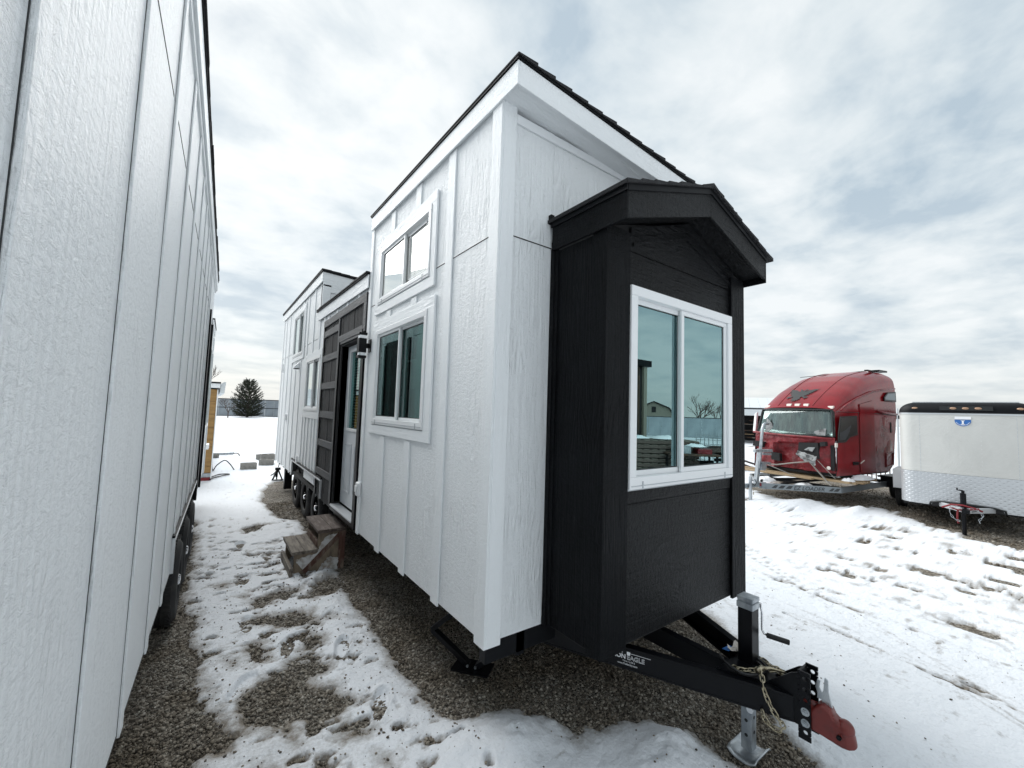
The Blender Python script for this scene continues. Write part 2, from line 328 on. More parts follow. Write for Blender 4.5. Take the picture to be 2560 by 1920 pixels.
class Face:
    """a wall face: a = horizontal coordinate along it, d = distance outward, z up"""
    def __init__(s, kind, plane, sgn): s.k, s.p, s.s = kind, plane, sgn
    def P(s, a, d, z): return (s.p + s.s * d, a, z) if s.k == 'X' else (a, s.p + s.s * d, z)
    def box(s, mb, a0, a1, d0, d1, z0, z1):
        p, q = s.P(a0, d0, z0), s.P(a1, d1, z1); return mb.box(p[0], q[0], p[1], q[1], p[2], q[2])
    def wall(s, mb, a0, a1, d0, d1, z0, z1, holes=()):
        hs = [(max(a0, h[0]), min(a1, h[1]), max(z0, h[2]), min(z1, h[3])) for h in holes if h[0] < a1 and h[1] > a0 and h[2] < z1 and h[3] > z0]
        if not hs: s.box(mb, a0, a1, d0, d1, z0, z1); return mb
        A = sorted({a0, a1, *[h[0] for h in hs], *[h[1] for h in hs]}); 
        for i in range(len(A) - 1):
            am = (A[i] + A[i + 1]) / 2; zz = z0
            for h in sorted([h for h in hs if h[0] < am < h[1]], key=lambda h: h[2]):
                if h[2] > zz + 1e-4: s.box(mb, A[i], A[i + 1], d0, d1, zz, h[2])
                zz = max(zz, h[3])
            if zz < z1 - 1e-4: s.box(mb, A[i], A[i + 1], d0, d1, zz, z1)
        return mb
def window(par, F, a0, a1, z0, z1, am, glassm, fw=0.05, proud=0.028, near_low=True, trim=None, tmat=('white_y', 'white_s'), clips=True, sw=.024):
    """sliding window: white vinyl frame, meeting stile at am, two panes; trim = width of surrounding boards"""
    m = MB()
    F.box(m, a0, a1, -0.05, proud, z0, z0 + fw * 1.15); F.box(m, a0, a1, -0.05, proud, z1 - fw, z1)
    F.box(m, a0, a0 + fw, -0.05, proud, z0 + fw * 1.15, z1 - fw); F.box(m, a1 - fw, a1, -0.05, proud, z0 + fw * 1.15, z1 - fw)
    fr = m.build('window', 'vinyl', par, bevel=0.004)
    m = MB(); F.box(m, a0 + .012, a1 - .012, proud - .002, proud + .004, z0 + .018, z0 + .022); F.box(m, a0 - .004, a1 + .004, 0, proud * .6, z0 - .008, z0 + .006)
    m.build('frame_lip', 'vinyl_g', fr)
    i0, i1, b, t = a0 + fw, a1 - fw, z0 + fw * 1.15, z1 - fw
    def sash(p0, p1, d, wd, nm):
        m = MB(); F.box(m, p0, p1, d - .02, d, b, b + wd); F.box(m, p0, p1, d - .02, d, t - wd, t); F.box(m, p0, p0 + wd, d - .02, d, b + wd, t - wd); F.box(m, p1 - wd, p1, d - .02, d, b + wd, t - wd)
        m.build('sash', nm, fr, bevel=0.003)
        m = MB(); g = .007; F.box(m, p0 + wd, p1 - wd, d - .019, d - .010, b + wd, b + wd + g); F.box(m, p0 + wd, p1 - wd, d - .019, d - .010, t - wd - g, t - wd)
        F.box(m, p0 + wd, p0 + wd + g, d - .019, d - .010, b + wd + g, t - wd - g); F.box(m, p1 - wd - g, p1 - wd, d - .019, d - .010, b + wd + g, t - wd - g)
        m.build('gasket', 'gasket', fr)
        m = MB(); F.box(m, p0 + wd, p1 - wd, d - .016, d - .012, b + wd, t - wd); m.build('pane', glassm, fr)
    sash(i0, am + .02, -0.012 if near_low else 0.014, sw, 'vinyl'); sash(am - .02, i1, 0.014 if near_low else -0.012, sw, 'vinyl')
    if clips:
        for q in (a0 + (a1 - a0) * .10, a1 - (a1 - a0) * .10): m = MB(); F.box(m, q - .006, q + .006, proud, proud + .003, z0 + .004, z0 + .045); F.box(m, q - .014, q + .014, proud, proud + .002, z0 + .020, z0 + .024); m.build('weep_cover', 'vinyl_g', fr)
    if trim:
        l, r, lo, hi = trim; g = .004
        def bd(*q, mt): m = MB(); F.box(m, *q); m.build('trim_board', mt, par, bevel=0.003)
        bd(a0 - l, a1 + r, 0.002, .021, z1 + g, z1 + hi, mt=tmat[0]); bd(a0 - l, a1 + r, 0.002, .021, z0 - lo, z0 - .010, mt=tmat[0])
        bd(a0 - l, a0 - g, 0.002, .0205, z0 - .010, z1 + g, mt=tmat[1]); bd(a1 + g, a1 + r, 0.002, .0205, z0 - .010, z1 + g, mt=tmat[1])
    return fr
def curtain(par, F, a0, a1, d, z0, z1, mat='curtain', waves=9, amp=.02, name='curtain'):
    m = MB(); n = waves * 8
    m.grid(lambda u, v: F.P(a0 + (a1 - a0) * u, -d + amp * sin(u * waves * 2 * pi) + .3 * amp * sin(u * 17 + v * 2), z0 + (z1 - z0) * v), n, 6)
    return m.build(name, mat, par, smooth=True, fix=False)
# wheel: outboard face looks towards -X
def wheel_proto(par, loc, r=0.36, w=0.20):
    m = MB(); t = r
    m.lathe([(.205, -.5 * w + .01), (.215, -.5 * w - .004), (.25, -.5 * w - .014), (t * .86, -.5 * w - .010), (t * .95, -.5 * w + .012), (t * .985, -.5 * w + .03), (t, -.5 * w + .045), (t, -.02), (t - .01, -.016), (t - .01, .016), (t, .02), (t, .5 * w - .045), (t * .95, .5 * w - .012), (t * .8, .5 * w), (.205, .5 * w - .01)], 40)
    rim = MB(); rim.lathe([(.208, -.5 * w + .012), (.198, -.5 * w + .006), (.19, -.5 * w + .03), (.17, -.5 * w + .05), (.15, -.5 * w + .035), (.10, -.5 * w + .028), (.062, -.5 * w + .03), (.055, -.5 * w + .06), (0.001, -.5 * w + .06)], 32)
    ro = rim.build('wheel', 'steel_b', par, smooth='auto'); OFF[ro.name] = Vector((0, 0, 0)); ro.location = Vector(loc) - OFF.get(par.name, Vector((0, 0, 0)))
    to = m.build('tyre', 'rubber', ro, smooth='auto')
    tr = MB()
    for i in range(44):
        a = 2 * pi * i / 44
        for sx, ph in ((-.5 * w + .022, 0), (.5 * w - .05, .5)):
            a2 = a + ph * 2 * pi / 44; c, s_ = cos(a2), sin(a2)
            p = Vector((sx + .014, c * (t + .001), s_ * (t + .001))); tr.beam(p - Vector((.018, 0, 0)), p + Vector((.018, 0, 0)), .026, .012, up=(0, c, s_))
    tr.build('tread_block', 'rubber', ro)['kind'] = 'stuff'
    h = MB(); h.lathe([(.048, -.5 * w + .03), (.046, -.5 * w - .005), (.035, -.5 * w - .018), (.001, -.5 * w - .022)], 20); h.build('hub_cap', 'chrome', ro, smooth='auto')
    n_ = MB()
    for i in range(6):
        a = 2 * pi * i / 6 + .3; n_.cyl((-.5 * w + .035, .078 * cos(a), .078 * sin(a)), (-.5 * w + .002, .078 * cos(a), .078 * sin(a)), .011, 6)
    n_.build('lug_nut', 'chrome', ro)
    return ro
# ------------------------------------------------------------------ the tiny house on its trailer
HX0, HX1 = 1.364, 3.895
house = thing('tiny_house', 'white tiny house on a trailer with a black gabled bump-out and front window', 'tiny house', (2.63, 6.8, 0))
SF = Face('X', HX0, -1); FF = Face('Y', 2.068, -1)
upW = (3.03, 4.285, 3.005, 3.605); loW = (3.03, 4.285, 1.775, 2.735); rup = (8.70, 9.88, 2.93, 3.82); rlo = (7.00, 8.16, 1.85, 2.755)
hole = lambda w_: (w_[0] + .01, w_[1] - .01, w_[2] + .01, w_[3] - .01)
fas = lambda y: 0.020 * (y - 1.875)        # slight fall of the house towards its hitch
# -- wall liners (make the rooms dark and closed)
m = MB()
SF.wall(m, 2.09, 4.70, -.09, -.014, .60, 3.98, [hole(upW), hole(loW)])
SF.wall(m, 5.78, 7.20, -.09, -.014, .70, 3.36, [hole(rlo)]); SF.wall(m, 7.20, 9.15, -.09, -.014, .89, 4.06, [hole(rup), hole(rlo)]); SF.wall(m, 9.15, 11.64, -.09, -.014, .60, 4.06, [hole(rup)])
SF.box(m, 4.70, 5.78, -.09, -.014, 2.80, 3.36)
m.box(HX1 - .09, HX1, 2.09, 11.62, .60, 3.30); m.box(HX1 - .09, HX1, 2.09, 4.62, 3.3, 3.86); m.box(HX1 - .09, HX1, 7.2, 11.62, 3.3, 3.98)
m.box(HX0 + .012, HX1, 11.56, 11.64, .6, 4.0)
m.box(HX0 + .015, 1.80, 2.08, 2.15, .60, 3.85); m.box(3.45, HX1, 2.08, 2.15, .60, 3.80); m.box(1.80, 3.45, 2.08, 2.15, 3.05, 3.80)
m.box(HX0 + .014, HX1 - .09, 2.15, 2.19, 2.75, 2.83)
m.box(HX0 + .014, HX1, 4.62, 4.70, 3.30, 3.98)
m.build('wall', 'inner', house)
m = MB().box(HX0 + .02, HX1 - .02, 2.10, 9.15, .60, .66).box(HX0 + .10, HX1 - .02, 6.45, 9.15, .66, .90).box(HX0 + .02, HX1 - .02, 9.15, 11.6, .60, .66).box(1.82, 3.44, 1.62, 2.10, .615, .66); m.build('floor', 'dark', house)
# rear and right cladding
m = MB(); m.box(HX0, HX1 + .012, 11.642, 11.66, .585, 4.0); m.box(HX1, HX1 + .012, 2.09, 11.64, .585, 3.3); m.box(HX1, HX1 + .012, 2.09, 4.62, 3.3, 3.86); m.box(HX1, HX1 + .012, 7.2, 11.64, 3.3, 3.98); m.build('rear_cladding', 'white_v', house)
def panels(a0, a1, z0, z1, holes):
    segs = [(z0, z1)]
    for h in holes:
        if h[0] <= a0 + .001 and h[1] >= a1 - .001: segs = [s for (p, q) in segs for s in (((p, min(q, h[2])), (max(p, h[3]), q)) if p < h[3] and q > h[2] else ((p, q),)) if s[1] - s[0] > .002]
    for p, q in segs: m = MB(); SF.wall(m, a0, a1, -.014, 0, p, q, holes); m.build('siding_panel', 'white_v', house)
# -- siding panels of the tall front section, with a flashing seam at z 3.05
bays = [(2.087, 2.715), (2.719, 3.343), (3.347, 3.972), (3.976, 4.64)]
for a0, a1 in bays:
    for z0, z1 in ((.60, 3.046), (3.058, 3.98)):
        panels(a0, a1, z0, z1 + (fas(a0) if z1 > 3.5 else 0), [hole(upW), hole(loW)])
B(house, 'seam_flashing', 'drip', HX0 - .001, HX0 + .012, 2.17, 4.60, 3.045, 3.051); B(house, 'seam_flashing', 'vinyl', HX0 - .004, HX0 + .01, 2.17, 4.60, 3.051, 3.056)
# corner board
B(house, 'corner_board', 'white_s', HX0 - .019, HX0 - .0005, 2.049, 2.160, .575, 3.90, .003)
B(house, 'corner_board', 'white_s', HX0 - .0005, HX0 + .098, 2.049, 2.0675, .575, 3.885, .003)
def batten(y, z0, z1, w=.112, mat='white_s', d=.013): return B(house, 'batten', mat, HX0 - d, HX0 - .0005, y - w / 2, y + w / 2, z0, z1, .0025)
batten(2.718, .580, 3.885)
for y in (3.345, 3.972): batten(y, .580, 1.665); batten(y, 2.835, 2.898); batten(y, 3.70, 3.90)
batten(4.62, .585, 3.92, .09)
# soiled scuff marks near the bottom corner
B(house, 'frieze_board', 'white_x', HX0 + .10, HX1, 2.052, 2.067, 3.785, 3.84)
window(house, SF, *upW, 3.64, 'glass_upper', trim=(.09, .105, .095, .085))
window(house, SF, *loW, 3.66, 'glass_side', trim=(.125, .105, .095, .095))
# things seen inside
curtain(house, SF, 3.33, 3.54, .12, 1.83, 2.75, waves=3); curtain(house, SF, 4.22, 4.52, .12, 1.83, 2.75, waves=4)
m = MB(); 
for a in (0, .055, .11): SF.box(m, 4.05 + a, 4.07 + a, -.35, -.34, 2.15, 2.45)
SF.box(m, 4.0, 4.35, -.36, -.35, 2.45, 2.47); m.build('shelf_rack', 'vinyl', house)
# rated sticker on the upper pane
stk = MB()
for q in ((3.15, 3.52, 3.50, 3.508), (3.15, 3.52, 3.09, 3.098), (3.15, 3.158, 3.09, 3.508), (3.512, 3.52, 3.09, 3.508), (3.18, 3.49, 3.47, 3.474), (3.18, 3.49, 3.126, 3.13)): SF.box(stk, q[0], q[1], .0045, .006, q[2], q[3])
stk.build('film_sticker', 'emb_w', house)

# -- front face of the tall section (both sides of the black bump-out and above it)
for q in ((HX0 + .10, 1.795, .60, 3.046), (HX0 + .10, 1.795, 3.058, 3.86), (1.797, 3.46, 3.10, 3.83), (3.462, HX1, .60, 3.046), (3.462, HX1, 3.058, 3.80)):
    m = MB(); FF.box(m, q[0], q[1], -.012, 0, q[2], q[3]); m.build('siding_panel', 'white_v', house)
B(house, 'seam_flashing', 'drip', HX0 + .10, 1.795, 2.065, 2.08, 3.045, 3.051); B(house, 'seam_flashing', 'vinyl', HX0 + .10, 1.795, 2.064, 2.08, 3.051, 3.056)
B(house, 'corner_board', 'white_s', HX1 - .10, HX1 + .018, 2.049, 2.067, .575, 3.74, .003)
# -- high mono-pitch roof: falls gently to +x
SL = -0.058
def slab(m, x0, x1, y0, y1, zb0, zt0, sl=SL, yf=True):
    z = lambda x, y, b: b + sl * (x - 1.332) + (fas(y) if yf else 0)
    return m.hexa([(x0, y0, z(x0, y0, zb0)), (x1, y0, z(x1, y0, zb0)), (x1, y1, z(x1, y1, zb0)), (x0, y1, z(x0, y1, zb0)), (x0, y0, z(x0, y0, zt0)), (x1, y0, z(x1, y0, zt0)), (x1, y1, z(x1, y1, zt0)), (x0, y1, z(x0, y1, zt0))])
RX1 = 3.93
slab(MB(), 1.332, 1.3445, 1.875, 4.63, 3.868, 4.018).build('fascia_board', 'white_y', house, bevel=.003)
slab(MB(), 1.345, RX1, 1.8752, 1.893, 3.868, 4.018).build('fascia_board', 'white_x', house, bevel=.003)
slab(MB(), RX1 - .015, RX1, 1.894, 4.63, 3.868, 4.018).build('fascia_board', 'white_y', house)
slab(MB(), 1.346, RX1 - .016, 1.894, 4.62, 3.884, 3.90).build('soffit', 'white_x', house)
slab(MB(), 1.346, RX1 - .016, 1.894, 4.62, 3.902, 4.015).build('roof', 'dark', house)
slab(MB(), 1.322, RX1 + .01, 1.865, 4.64, 4.020, 4.034).build('drip_edge', 'drip', house)
def courses(par, x0, x1, y0, y1, zb, sl, step, th=.026, yf=True, jag=.006, name='shingle_course'):
    n = int((abs(x1 - x0)) / step); sg = 1 if x1 > x0 else -1
    for i in range(n + 1):
        xa = x0 + sg * i * step; xb = xa + sg * (step * 1.02); 
        if (xb - x1) * sg > 0: xb = x1
        if (xb - xa) * sg < .01: continue
        z = lambda x, y: zb + sl * (x - x0) + (fas(y) if yf else 0)
        ya, yb = y0 - rng.uniform(0, jag), y1 + rng.uniform(0, jag); t1 = th * rng.uniform(.85, 1.2)
        lo, hi = .010, t1           # lower (downhill) end of each course stands proud
        h0, h1 = (lo, hi) if sl * sg < 0 else (hi, lo)
        MB().hexa([(xa, ya, z(xa, ya)), (xb, ya, z(xb, ya)), (xb, yb, z(xb, yb)), (xa, yb, z(xa, yb)), (xa, ya, z(xa, ya) + h0), (xb, ya, z(xb, ya) + h1), (xb, yb, z(xb, yb) + h1), (xa, yb, z(xa, yb) + h0)]).build(name, 'shingle', par)
courses(house, 1.318, RX1 + .012, 1.858, 4.645, 4.0345, SL, .145, th=.024)

# -- lower middle section: eave, barn-wood front and door
def zm(y): return .020 * (y - 4.64)
m = MB().hexa([(1.332, 4.645, 3.279), (1.3445, 4.645, 3.279), (1.3445, 7.35, 3.333), (1.332, 7.35, 3.333), (1.332, 4.645, 3.43), (1.3445, 4.645, 3.43), (1.3445, 7.35, 3.484), (1.332, 7.35, 3.484)]); m.build('fascia_board', 'white_y', house, bevel=.003)
MB().hexa([(1.3455, 4.645, 3.30), (HX1, 4.645, 3.30), (HX1, 7.2, 3.35), (1.3455, 7.35, 3.35), (1.3455, 4.645, 3.42), (HX1, 4.645, 3.42), (HX1, 7.2, 3.47), (1.3455, 7.35, 3.47)]).build('roof', 'dark', house)
MB().hexa([(1.314, 4.645, 3.432), (HX1, 4.645, 3.432), (HX1, 7.197, 3.482), (1.314, 7.42, 3.486), (1.314, 4.645, 3.447), (HX1, 4.645, 3.447), (HX1, 7.197, 3.497), (1.314, 7.42, 3.501)]).build('drip_edge', 'drip', house)
for i in range(12):
    ya = 4.648 + i * .231; yb = min(ya + .229, 7.40 if True else 0); t_ = rng.uniform(.014, .026)
    MB().hexa([(1.306 - rng.uniform(0, .006), ya, 3.448 + zm(ya)), (1.56, ya, 3.448 + zm(ya)), (1.56, yb, 3.448 + zm(yb)), (1.306, yb, 3.448 + zm(yb)), (1.308, ya, 3.448 + zm(ya) + t_), (1.56, ya, 3.449 + zm(ya) + t_), (1.56, yb, 3.449 + zm(yb) + t_), (1.308, yb, 3.448 + zm(yb) + t_)]).build('shingle', 'shingle', house)
m = MB(); SF.box(m, 4.70, 6.95, -.013, 0, 3.25, 3.34); m.build('siding_panel', 'white_v', house)
m = MB(); SF.wall(m, 6.86, 7.203, -.013, 0, .715, 3.36, [hole(rlo)]); m.build('siding_panel', 'white_v', house)
panels(7.206, 7.90, .715, 3.046, [hole(rlo)])
for y in (5.05, 5.58, 6.10, 6.62): batten(y, 3.248, 3.30, .07)
batten(6.895, 2.83, 3.33, .07)
# dark vertical planks behind the grey frame
def planks(y0, y1, z0, z1, n):
    w_ = (y1 - y0) / n
    for i in range(n): B(house, 'plank', 'barn', HX0 - .002 - rng.uniform(0, .004), HX0 + .013, y0 + i * w_ + .003, y0 + (i + 1) * w_ - .003, z0, z1, .002)
B(house, 'backing_board', 'dark', HX0 + .014, HX0 + .02, 5.84, 6.86, .60, 3.25); B(house, 'backing_board', 'dark', HX0 + .014, HX0 + .02, 4.70, 5.84, 2.80, 3.25)
B(house, 'barn_skirt', 'barn', HX0 - .004, HX0 + .013, 5.84, 6.82, .60, .705)
planks(5.93, 6.815, .705, 3.15, 7); planks(4.83, 5.875, 2.80, 3.15, 8)
def gb(y0, y1, z0, z1, d=.022, d0=.006, mat='barn_trim', nm='frame_board'): return B(house, nm, mat, HX0 - d, HX0 - d0, y0, y1, z0, z1, .002)
gb(4.70, 6.87, 3.145, 3.245); gb(6.815, 6.87, .62, 3.143, mat='steel_b'); gb(5.88, 5.935, .62, 3.143, mat='barn_trim', d=.0225)
gb(5.84, 5.878, .62, 2.86, mat='steel_b', d=.024); gb(4.70, 4.80, 2.80, 3.143, d=.0215); gb(4.802, 5.878, 2.80, 2.885, d=.023); gb(4.802, 5.80, 2.765, 2.798, d=.018, mat='barn_trim')
for z in (2.98, 2.605, 2.19, 1.77, 1.355, .94): gb(5.937, 6.813, z, z + .095, d=.020, nm='cross_board')
B(house, 'door_post', 'steel_b', HX0 - .024, HX0 + .10, 4.705, 4.80, .60, 2.763)
B(house, 'wall_return', 'dark', HX0 + .101, HX0 + .35, 4.705, 4.78, .60, 2.80)
# door recess
B(house, 'door_jamb', 'dark', HX0 - .004, HX0 + .115, 5.78, 5.838, .64, 2.80); B(house, 'door_header', 'dark', HX0 - .002, HX0 + .115, 4.802, 5.778, 2.742, 2.764)
DX = HX0 + .088
dr = MB().box(DX, DX + .045, 4.806, 5.776, .700, 1.66).box(DX, DX + .045, 4.806, 4.965, 1.66, 2.66).box(DX, DX + .045, 5.620, 5.776, 1.66, 2.66).box(DX, DX + .045, 4.806, 5.776, 2.66, 2.738).build('door', 'door', house)
for (y0, y1, z0, z1, wd) in ((4.94, 5.645, 1.635, 2.685, .035),):
    m = MB()
    for q in ((y0, y1, z0, z0 + wd), (y0, y1, z1 - wd, z1), (y0, y0 + wd, z0 + wd, z1 - wd), (y1 - wd, y1, z0 + wd, z1 - wd)): m.box(DX - .014, DX - .0005, *q)
    m.build('glazing_frame', 'plastic_w', dr, bevel=.004)
MB().box(DX + .018, DX + .024, 4.975, 5.61, 1.67, 2.65).build('pane', 'glass_side', dr)
m = MB()
for k in range(26): m.box(DX + .036, DX + .044, 4.98, 5.605, 1.70 + k * .036, 1.712 + k * .036)
m.build('blind_slat', 'plastic_w', dr)['kind'] = 'stuff'
for (y0, y1) in ((5.36, 5.66), (4.93, 5.23)):
    m = MB()
    for q in ((y0, y1, .86, .885), (y0, y1, 1.455, 1.48), (y0, y0 + .025, .885, 1.455), (y1 - .025, y1, .885, 1.455)): m.box(DX - .008, DX - .0005, *q)
    m.box(DX - .005, DX - .0005, y0 + .06, y1 - .06, .92, 1.42); m.build('door_panel', 'door', dr, bevel=.003)
MB().cyl((DX - .05, 4.875, 1.58), (DX, 4.875, 1.58), .012, 10).ball((DX - .055, 4.875, 1.58), .028).build('door_knob', 'alu', dr, smooth='auto')
th = MB().box(HX0 - .03, DX - .002, 4.802, 5.80, .655, .672)
for k in range(9): th.box(HX0 - .025 + k * .012, HX0 - .019 + k * .012, 4.804, 5.798, .6725, .677)
th.build('threshold', 'thresh', house); B(house, 'sill_block', 'steel_b', HX0 - .02, DX, 4.802, 5.84, .60, .654)
# blinds stop at the dark room: light curtain in mid window
# -- rear tall section
for a0, a1, z0 in ((6.905, 7.0, .0), ): pass
ry = [7.27, 7.80, 8.35, 8.90, 9.47, 10.02, 10.60, 11.15]
edges = [7.205] + ry + [11.66]
for i in range(len(edges) - 1):
    a0, a1 = edges[i] + .002, edges[i + 1] - .002
    panels(a0, a1, 3.058, 4.08, [hole(rup)])
    b0 = max(a0, 7.903)
    if b0 >= a1: continue
    if a0 < 9.15 < a1:
        panels(a0, 9.148, .885, 3.046, [hole(rup)])
        panels(9.152, a1, .60, 3.046, [hole(rup)]); continue
    panels(b0, a1, .885 if a1 < 9.2 else .60, 3.046, [hole(rup), hole(rlo)])
for y in ry:
    lo = .885 if y < 9.2 else .58
    segs = [(lo, 3.97)]
    for (a0, a1, z0, z1, pad) in ((*rup, .12), (*rlo, .11)):
        if a0 - pad < y < a1 + pad:
            segs = [s for (p, q) in segs for s in ((p, z0 - .115), (z1 + .10, q))]
    for p, q in segs:
        if q - p > .03: batten(y, p, min(q, 3.36) if y < 7.3 and False else q, .09)
batten(7.03, .73, 1.73, .05); batten(7.50, .885, 1.73, .09); batten(8.07, .885, 1.73, .09); batten(11.60, .58, 3.98, .10); batten(9.19, .58, .90, .09)
batten(7.245, 3.50, 4.0, .08)
window(house, SF, *rup, 9.30, 'glass_loft', trim=(.105, .105, .09, .09), clips=False); window(house, SF, *rlo, 7.60, 'glass_loft', trim=(.08, .085, .12, .09), clips=False)
curtain(house, SF, 7.7, 8.12, .12, 1.86, 2.74, waves=5); curtain(house, SF, 9.5, 9.86, .12, 2.95, 3.80, waves=4)
fr_ = lambda y: .020 * (y - 7.2)
def rslab(x0, x1, y0, y1, zb, zt, sl=0): return MB().hexa([(x0, y0, zb), (x1, y0, zb + sl * (x1 - x0)), (x1, y1, zb + sl * (x1 - x0) + .01 * (y1 - y0)), (x0, y1, zb + .01 * (y1 - y0)), (x0, y0, zt), (x1, y0, zt + sl * (x1 - x0)), (x1, y1, zt + sl * (x1 - x0) + .01 * (y1 - y0)), (x0, y1, zt + .01 * (y1 - y0))])
rslab(1.332, 1.345, 7.17, 11.72, 3.965, 4.125).build('fascia_board', 'white_y', house); rslab(1.346, HX1 + .03, 7.17, 7.185, 3.90, 4.125, -.058).build('fascia_board', 'white_x', house)
rslab(1.346, HX1, 7.19, 11.70, 3.99, 4.12, -.058).build('roof', 'dark', house); rslab(1.318, HX1 + .04, 7.155, 11.73, 4.127, 4.145, -.058).build('drip_edge', 'drip', house)
for i in range(18):
    xa = 1.312 + i * .145
    zz = 4.146 - .058 * (i * .145)
    rslab(xa, xa + .147, 7.148, 11.735, zz, zz + .026, -.02).build('shingle_course', 'shingle', house)
# face of the rear tall section that rises above the lower roof
B(house, 'gable_panel', 'white_v', HX0, HX1, 7.188, 7.20, 3.36, 4.0); B(house, 'corner_board', 'white_s', 1.350, 1.47, 7.170, 7.1875, 3.47, 3.92); B(house, 'gable_frame', 'white_x', 1.471, HX1, 7.172, 7.1872, 3.80, 3.90)
B(house, 'recess_shadow_gap', 'drip', 1.4705, 1.476, 7.1865, 7.188, 3.52, 3.80)
# vent hood and small boxes on the rear wall
MB().prism([SF.P(8.95, .0, 2.80), SF.P(8.95, .10, 2.70), SF.P(8.95, .11, 2.66), SF.P(8.95, .0, 2.67)], (0, .17, 0)).build('vent_hood', 'plastic_w', house); B(house, 'vent_opening', 'dark', HX0 - .10, HX0 - .01, 8.96, 9.11, 2.652, 2.662)
B(house, 'outlet_box', 'plastic_w', HX0 - .045, HX0, 10.24, 10.36, 1.60, 1.74, .006); B(house, 'outlet_box', 'plastic_w', HX0 - .05, HX0, 11.26, 11.38, 2.72, 2.92, .006)
B(house, 'outlet_box', 'plastic_w', HX0 - .05, HX0 - .019, 8.42, 8.52, .90, 1.02, .006)
# wheel arch: white edging
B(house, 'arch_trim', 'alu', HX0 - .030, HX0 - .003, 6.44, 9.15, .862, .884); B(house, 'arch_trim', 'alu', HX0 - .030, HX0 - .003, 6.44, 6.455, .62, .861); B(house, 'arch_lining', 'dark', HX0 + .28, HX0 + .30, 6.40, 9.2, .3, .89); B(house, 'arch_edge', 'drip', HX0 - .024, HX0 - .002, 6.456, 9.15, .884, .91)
# near outlet with round edges, wall light
MB().box(HX0 - .045, HX0 - .001, 4.555, 4.66, .985, 1.135).build('outlet_box', 'plastic_w', house, bevel=.018)
MB().box(HX0 - .055, HX0 - .046, 4.575, 4.64, 1.03, 1.10).build('outlet_cover', 'vinyl', house, bevel=.004)
lt = B(house, 'wall_light', 'steel_b', HX0 - .012, HX0, 4.50, 4.62, 2.54, 2.68, .003); B(lt, 'arm', 'steel_b', HX0 - .05, HX0 - .012, 4.54, 4.58, 2.585, 2.635)
MB().box(HX0 - .125, HX0 - .045, 4.52, 4.60, 2.53, 2.685).build('lamp_body', 'steel_b', lt, bevel=.003)
for z0, z1 in ((2.470, 2.498), (2.720, 2.748)): MB().box(HX0 - .128, HX0 - .042, 4.517, 4.603, z0, z1).build('lamp_cap', 'steel_b', lt, bevel=.003)
for z0, z1 in ((2.499, 2.529), (2.686, 2.719)): MB().box(HX0 - .118, HX0 - .052, 4.527, 4.593, z0, z1).build('lamp_lens', 'chrome', lt)
MB().cyl((HX0 - .085, 4.56, 2.748), (HX0 - .085, 4.56, 2.79), .006, 8).build('finial', 'steel_b', lt)

# -- black bump-out with the front window
BF = Face('Y', 1.605, -1); BS = Face('X', 1.806, -1)
fw_ = (2.022, 3.250, 1.500, 2.738)
m = MB(); BF.wall(m, 1.81, 3.45, -.07, -.013, .60, 3.10, [hole(fw_)]); m.box(1.82, 1.86, 1.676, 2.08, .60, 3.02); m.box(3.40, 3.44, 1.676, 2.08, .60, 3.02); m.box(1.80, 3.46, 1.65, 2.08, 3.021, 3.04); m.build('wall', 'inner', house)
def bb(nm, mt, *q, bevel=.003): m = MB(); BF.box(m, *q); return m.build(nm, mt, house, bevel=bevel)
# lower cladding panel, rail under the window, head panel, gable panel
bb('siding_panel', 'black_x', 2.02, 3.26, -.012, 0, .612, 1.412); bb('rail_board', 'black_x', 2.026, 3.248, -.012, .010, 1.416, 1.492)
bb('siding_panel', 'black_x', 2.022, 3.258, -.012, 0, 2.745, 2.955)
m = MB().prism([(2.022, 1.605, 2.960), (3.258, 1.605, 2.960), (3.258, 1.605, 3.08), (2.661, 1.605, 3.27), (2.022, 1.605, 3.08)], (0, .012, 0)); m.build('gable_panel', 'black_x', house)
MB().prism([(1.81, 1.608, 3.02), (3.46, 1.608, 3.02), (3.46, 1.608, 3.06), (2.661, 1.608, 3.30), (1.81, 1.608, 3.06)], (0, .46, 0)).build('gable_core', 'dark', house)
# corner boards (front pair, and their returns round the side)
bb('corner_board', 'black_v', 1.800, 2.018, .001, .020, .595, 3.06); bb('corner_board', 'black_v', 3.256, 3.455, .001, .022, .595, 3.06)
B(house, 'corner_board', 'black_v', 1.799, 1.8055, 1.5855, 1.695, .595, 3.038, .002); B(house, 'corner_board', 'black_v', 3.4552, 3.462, 1.584, 1.70, .595, 3.03, .002)
B(house, 'siding_panel', 'black_v', 1.806, 1.82, 1.606, 2.05, .612, 3.04); B(house, 'siding_panel', 'black_v', 3.44, 3.4548, 1.606, 2.067, .612, 3.04)
B(house, 'corner_trim', 'black_v', 1.788, 1.8055, 2.030, 2.0665, .59, 3.04, .002); B(house, 'wall_trim', 'black_v', 1.795, 1.8058, 1.999, 2.0295, .60, 3.04, .002)
